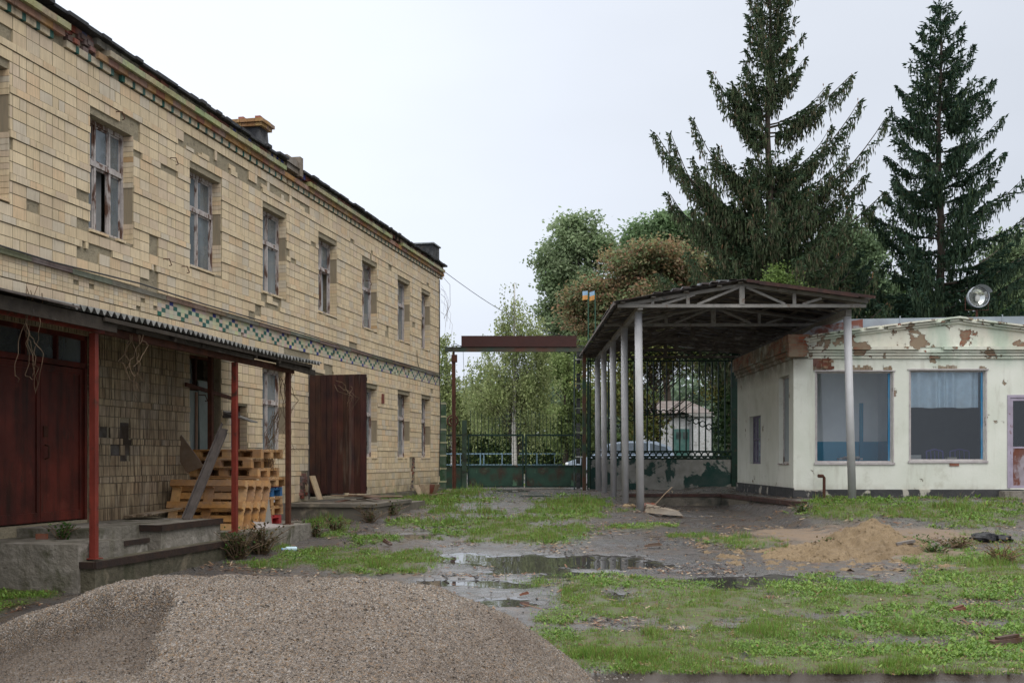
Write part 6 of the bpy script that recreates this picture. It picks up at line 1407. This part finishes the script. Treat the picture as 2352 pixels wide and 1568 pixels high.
tree_at('maple_tree', 'maple with rusty brown autumn leaves behind the shed roof', 1470, 50, [(1440, 595, 70, 45), (1530, 590, 85, 50), (1370, 675, 70, 50), (1480, 680, 115, 65), (1600, 640, 70, 50), (1390, 755, 80, 60), (1330, 720, 40, 40), (1640, 690, 60, 40)], MAP, 1150, 42, .16, 13, fat=1.2, trunk_r=.22, cr=.26)
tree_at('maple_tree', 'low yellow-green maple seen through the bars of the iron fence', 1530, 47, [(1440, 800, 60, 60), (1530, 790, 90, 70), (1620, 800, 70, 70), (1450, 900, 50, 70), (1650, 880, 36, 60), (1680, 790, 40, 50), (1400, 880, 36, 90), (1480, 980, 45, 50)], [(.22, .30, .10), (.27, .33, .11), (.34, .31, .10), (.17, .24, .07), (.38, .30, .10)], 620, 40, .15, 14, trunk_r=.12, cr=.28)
tree_at('willow_tree', 'dense green willow between the birch and the iron fence', 1300, 49, [(1300, 830, 45, 50), (1330, 900, 55, 60), (1275, 950, 45, 60), (1320, 990, 60, 50), (1350, 790, 40, 45)], [(.22, .29, .10), (.27, .34, .13), (.17, .23, .08)], 420, 50, .13, 15, droop=1.3, trunk_r=.15, cr=.36)
BIR = [(.26, .31, .12), (.33, .38, .16), (.20, .26, .10), (.38, .42, .21)]
tree_at('birch_tree', 'slender birch with drooping twigs and white trunk right behind the gate', 1184, 44, [(1180, 700, 26, 50), (1160, 770, 52, 55), (1212, 780, 50, 60), (1120, 850, 55, 50), (1100, 910, 40, 40), (1240, 840, 40, 50), (1190, 870, 60, 60), (1225, 900, 45, 60), (1140, 940, 40, 45), (1228, 950, 40, 45)], BIR, 560, 42, .10, 16, fat=1.22, droop=2.0, bark='birch_bark', trunk_r=.11, cr=.30, trunk_top=(.12, 44, 7.2))
tree_at('birch_tree', 'birch partly hidden behind the far corner of the tiled building', 1040, 52, [(1015, 830, 26, 60), (1035, 900, 45, 50), (1060, 960, 45, 50), (1000, 960, 60, 60)], BIR, 260, 56, .13, 17, droop=1.7, bark='birch_bark', trunk_r=.12, cr=.36)
tree_at('birch_tree', 'pale loose birch left of the central white trunk', 1090, 56, [(1090, 950, 40, 40), (1110, 900, 40, 40), (1080, 1000, 50, 40)], BIR, 240, 56, .13, 18, droop=1.5, bark='birch_bark', trunk_r=.1, cr=.36)
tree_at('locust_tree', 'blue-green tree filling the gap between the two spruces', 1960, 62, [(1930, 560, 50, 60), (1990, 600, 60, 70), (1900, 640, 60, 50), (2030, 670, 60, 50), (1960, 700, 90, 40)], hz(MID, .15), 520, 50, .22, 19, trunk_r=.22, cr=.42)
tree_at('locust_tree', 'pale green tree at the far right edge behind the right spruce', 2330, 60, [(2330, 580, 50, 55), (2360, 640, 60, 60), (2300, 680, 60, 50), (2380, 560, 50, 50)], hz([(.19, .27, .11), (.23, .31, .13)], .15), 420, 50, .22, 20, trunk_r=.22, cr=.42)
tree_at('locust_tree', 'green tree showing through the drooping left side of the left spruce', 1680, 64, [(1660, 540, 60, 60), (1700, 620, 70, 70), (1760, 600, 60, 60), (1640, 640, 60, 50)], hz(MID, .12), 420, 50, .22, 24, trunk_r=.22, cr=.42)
tree_at('young_poplar', 'young bright green poplar poking up behind the shed ridge', 1790, 36.5, [(1765, 650, 30, 38), (1800, 655, 35, 40), (1825, 675, 25, 25), (1755, 690, 30, 20)], [(.16, .24, .06), (.20, .29, .08), (.11, .17, .05)], 110, 30, .10, 21, trunk_r=.05, cr=.16)
# hedge and far greenery
N = 60000; rs = np.random.RandomState(30)
def foliage_mass(name, label, x0, x1, y0, y1, Y, dY, n, cols, size, seed, kind='stuff'):
    rs = np.random.RandomState(seed); X = rs.uniform(x0, x1, n); Yv = Y+rs.uniform(-dY, dY, n); top = P(0, y0, Y).z; bot = P(0, y1, Y).z
    tz = bot+(top-bot)*(.55+.45*fbm(X*.5, Yv*.1, seed, 4)*1.6); z = bot+(tz-bot)*rs.rand(n)**.7; C = np.stack([X, Yv, z], -1)
    az = rs.rand(n)*6.28; el = rs.uniform(-1.2, .8, n); a = np.stack([np.cos(az)*np.cos(el), np.sin(az)*np.cos(el), np.sin(el)], -1); b = np.cross(a, rs.normal(size=(n, 3))); b /= np.linalg.norm(b, axis=1)[:, None]; L = (size*rs.uniform(.6, 1.3, n))[:, None]
    V = np.stack([C, C+a*L*.5+b*L*.3, C+a*L, C+a*L*.5-b*L*.3], 1); cols = np.array(cols); Cc = cols[rs.randint(0, len(cols), n)]*rs.uniform(.7, 1.2, (n, 1))*(.75+.5*fbm(X*.8, z*.8, seed+4, 3))[:, None]
    return tag(build_np(name, mt['leaf'], V.reshape(-1, 3), 4, Cc), label, 'greenery', kind=kind)
foliage_mass('hedge', 'dense dark hedge behind the pale blue rail fence', -5, 6.0, 985, 1085, 53, 1.0, 60000, [(.08, .13, .045), (.12, .18, .06), (.17, .23, .08)], .16, 31)
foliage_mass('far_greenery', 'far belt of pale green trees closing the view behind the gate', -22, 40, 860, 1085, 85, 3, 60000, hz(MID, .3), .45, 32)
foliage_mass('far_shrubbery', 'dark shrubs behind the white building under the spruces', 9, 30, 690, 1060, 46, 2.5, 70000, [(.03, .06, .02), (.045, .085, .03), (.06, .10, .035)], .28, 33)

def spruce(name, label, X0, Y0, ztop, prof, seed, cone=False, droop=.55, gaps=(), manual=(), dens=1.0):
    rs = np.random.RandomState(seed); zb = float(ground_z(X0, Y0)); root = empty(name, (X0, Y0, zb), 0, label, 'tree', 'tall spruces behind the white building')
    st = MB(); H = ztop-zb; k = 12; st.tube([(X0+.06*math.sin(i*1.3), Y0, zb+H*i/k) for i in range(k+1)], [.24*(1-i/k)**.85+.012 for i in range(k+1)], 8); st.build('trunk', mt['bark'], root, smooth=True)
    br = MB(); P0 = []; A = []; LL = []; WW = []; CC = []
    def branch(z, az, L, up, tipup):
        r0 = .012+.012*L; pts = []; n = max(5, int(L/.28)); wob = rs.normal(0, .06)
        for i in range(n+1):
            t = i/n; rr0 = L*t*(1-.06*math.sin(t*5+az));  zz = z+L*(up*t - droop*.30*t*(1-t)*1.6 + tipup*t**4) ; aa = az+wob*t+.05*math.sin(t*7+z*3); zz += .035*L*math.sin(t*9+az*5)*t
            pts.append(Vector((X0+rr0*math.cos(aa), Y0+rr0*math.sin(aa), zz)))
        br.tube(pts, [r0*(1-.8*i/n) for i in range(n+1)], 4, cap=False)
        d = Vector((math.cos(az), math.sin(az), 0)); sd = Vector((-math.sin(az), math.cos(az), 0))
        m = int(L*24*dens)+5
        for j in range(m):
            t = rs.uniform(.10, 1.0) if j > 3 else 1; ii = min(int(t*n), n-1); p = pts[ii].lerp(pts[ii+1], t*n-ii); side = rs.choice([-1, 1])
            tl_ = (.20+.40*min(L, 3)*(1-t)**.7*.6)*rs.uniform(.5, 1.2); q0 = p; dirv = (d*.75+sd*side*rs.uniform(.3, 1.0)+Vector((0, 0, rs.uniform(-.15, .25)))).normalized(); q1 = p+dirv*tl_
            for s_ in range(max(2, int(tl_/.085))):       # needle clumps along the side twig
                u_ = rs.rand(); c0 = q0.lerp(q1, u_); e_ = (dirv+Vector(rs.normal(0, .35, 3))).normalized(); P0.append(c0); A.append(e_); LL.append(rs.uniform(.12, .22)); WW.append(rs.uniform(.04, .075)); CC.append(0)
            hl = (.14+.95*droop*(1-abs(t-.5))*min(L/3, 1))*rs.uniform(.25, 1.1)
            nh = 1+int(hl/.085)
            for s_ in range(nh):                           # hanging spray
                u_ = s_/nh; c0 = q0.lerp(q1, rs.rand()*.9)-Vector((0, 0, hl*u_)); e_ = Vector((rs.normal(0, .16), rs.normal(0, .16), -1)).normalized(); P0.append(c0); A.append(e_); LL.append(rs.uniform(.14, .26)); WW.append(rs.uniform(.028, .05)); CC.append(1 if rs.rand() < .8 else 2)
        if cone and rs.rand() < .6:
            for _ in range(2): P0.append(pts[-1]+Vector(rs.normal(0, .1, 3))); A.append(Vector((0, 0, -1))); LL.append(.14); WW.append(.04); CC.append(3)
    z = zb+(4.6 if cone else 2.4)
    while z < ztop-.25:
        f = (z-zb)/H; L0 = prof(z); nb = (rs.randint(3, 5) if z > 7 else rs.randint(4, 6)) if L0 > .8 else 4
        for g0, g1, keepp in gaps:
            if g0 < z < g1: nb = max(1, int(nb*keepp)) if rs.rand() < .8 else 0
        a0 = rs.rand()*6.28
        for i in range(nb): branch(z+rs.uniform(-.1, .1), a0+6.28*i/nb+rs.normal(0, .25), L0*rs.uniform(.62, 1.05), float(np.interp(z, [2, 4.5, 7, 9.5, 14, 17], [-.12, .12, .38, .5, .45, .6]))*(1 if cone else .75), .12+.1*rs.rand())
        z += rs.uniform(.24, .42)+(.12 if L0 > 2 else 0)+(.05 if not cone else 0)
    for (zz, az, L, up, tip) in manual:
        branch(zz, R(az), L, up, tip)
        for da, kl, dz in ((18, .72, -.2), (-20, .66, .1), (8, .55, -.35)): branch(zz+dz, R(az+da+rs.normal(0, 3)), L*kl, up*.85, tip)
    for i in range(10): P0.append(Vector((X0, Y0, ztop-.06*i))); A.append(Vector((rs.normal(0, .5), rs.normal(0, .5), .8)).normalized()); LL.append(.16); WW.append(.03); CC.append(0)
    br.build('branches', mt['bark'], root)
    P0 = np.array([tuple(v) for v in P0]); A = np.array([tuple(v) for v in A]); n = len(P0); b = np.cross(A, rs.normal(size=(n, 3))); b /= np.linalg.norm(b, axis=1)[:, None]+1e-6; L = np.array(LL)[:, None]; W = np.array(WW)[:, None]/2
    b2 = np.cross(A, b)
    V1 = np.stack([P0-b*W*.5, P0+A*L*.4+b*W*1.1, P0+A*L, P0+A*L*.45-b*W*1.1], 1); V2 = np.stack([P0-b2*W*.5, P0+A*L*.4+b2*W*1.1, P0+A*L, P0+A*L*.45-b2*W*1.1], 1)
    pal = np.array([(.065, .105, .055), (.080, .105, .052), (.13, .11, .065), (.22, .12, .06)]) if cone else np.array([(.042, .083, .052), (.050, .086, .048), (.055, .082, .045), (.1, .06, .03)])
    Cc = pal[np.array(CC)]*rs.uniform(.7, 1.35, (n, 1)); tips = (rs.rand(n, 1) < .06)*1.0; Cc = Cc*(1-tips)+tips*np.array([(.075, .11, .04)])
    build_np('needles', mt['needle'], np.concatenate([V1, V2]).reshape(-1, 3), 4, np.concatenate([Cc, Cc]), root); return root
def prof1(z):
    return float(np.interp(z, [-1, 3, 6, 7.4, 8.6, 9.6, 11.2, 12.6, 13.8, 15.2, 17, 18.3], [4.1, 4.0, 3.7, 3.1, 2.1, 1.3, 1.15, 1.5, 1.35, 1.05, .7, .2]))
def prof2(z):
    return float(np.interp(z, [-1, 2, 4, 6, 8, 10, 12, 13.5, 15, 16.4, 17.1], [4.2, 4.2, 4.1, 3.6, 3.0, 2.45, 1.95, 1.5, 1.0, .45, .12]))
spruce('spruce_tree', 'tall spruce with long sweeping branches and a thin bare middle, left of the pair', 9.55, 40, 18.4, prof1, 101, True, .85, gaps=((11.0, 12.9, .35),),
       manual=((8.9, 178, 4.4, .62, .14), (8.6, 190, 4.2, .50, .22), (7.7, 182, 3.9, .42, .14), (12.3, 4, 2.9, .58, .10), (12.9, 175, 2.2, .5, .2), (10.2, 2, 3.1, .72, .24), (9.3, -6, 3.9, .55, .22), (6.6, 184, 4.4, .02, .02), (7.6, 8, 4.1, .42, .16), (10.0, 195, 3.2, .5, .2), (8.4, 15, 3.9, .5, .15), (12.0, 190, 1.9, .55, .15)), dens=1.0)
spruce('spruce_tree', 'slimmer darker spruce with upturned branch tips, right of the pair', 16.1, 40.5, 17.15, prof2, 102, False, .55, dens=1.2)
spruce('spruce_tree', 'lower spruce crown filling the gap under the two tall ones', 13.0, 43, 8.6, lambda z: float(np.interp(z, [-1, 3, 6, 8.6], [3.8, 3.4, 2.2, .2])), 103, False, .8, dens=1.0)
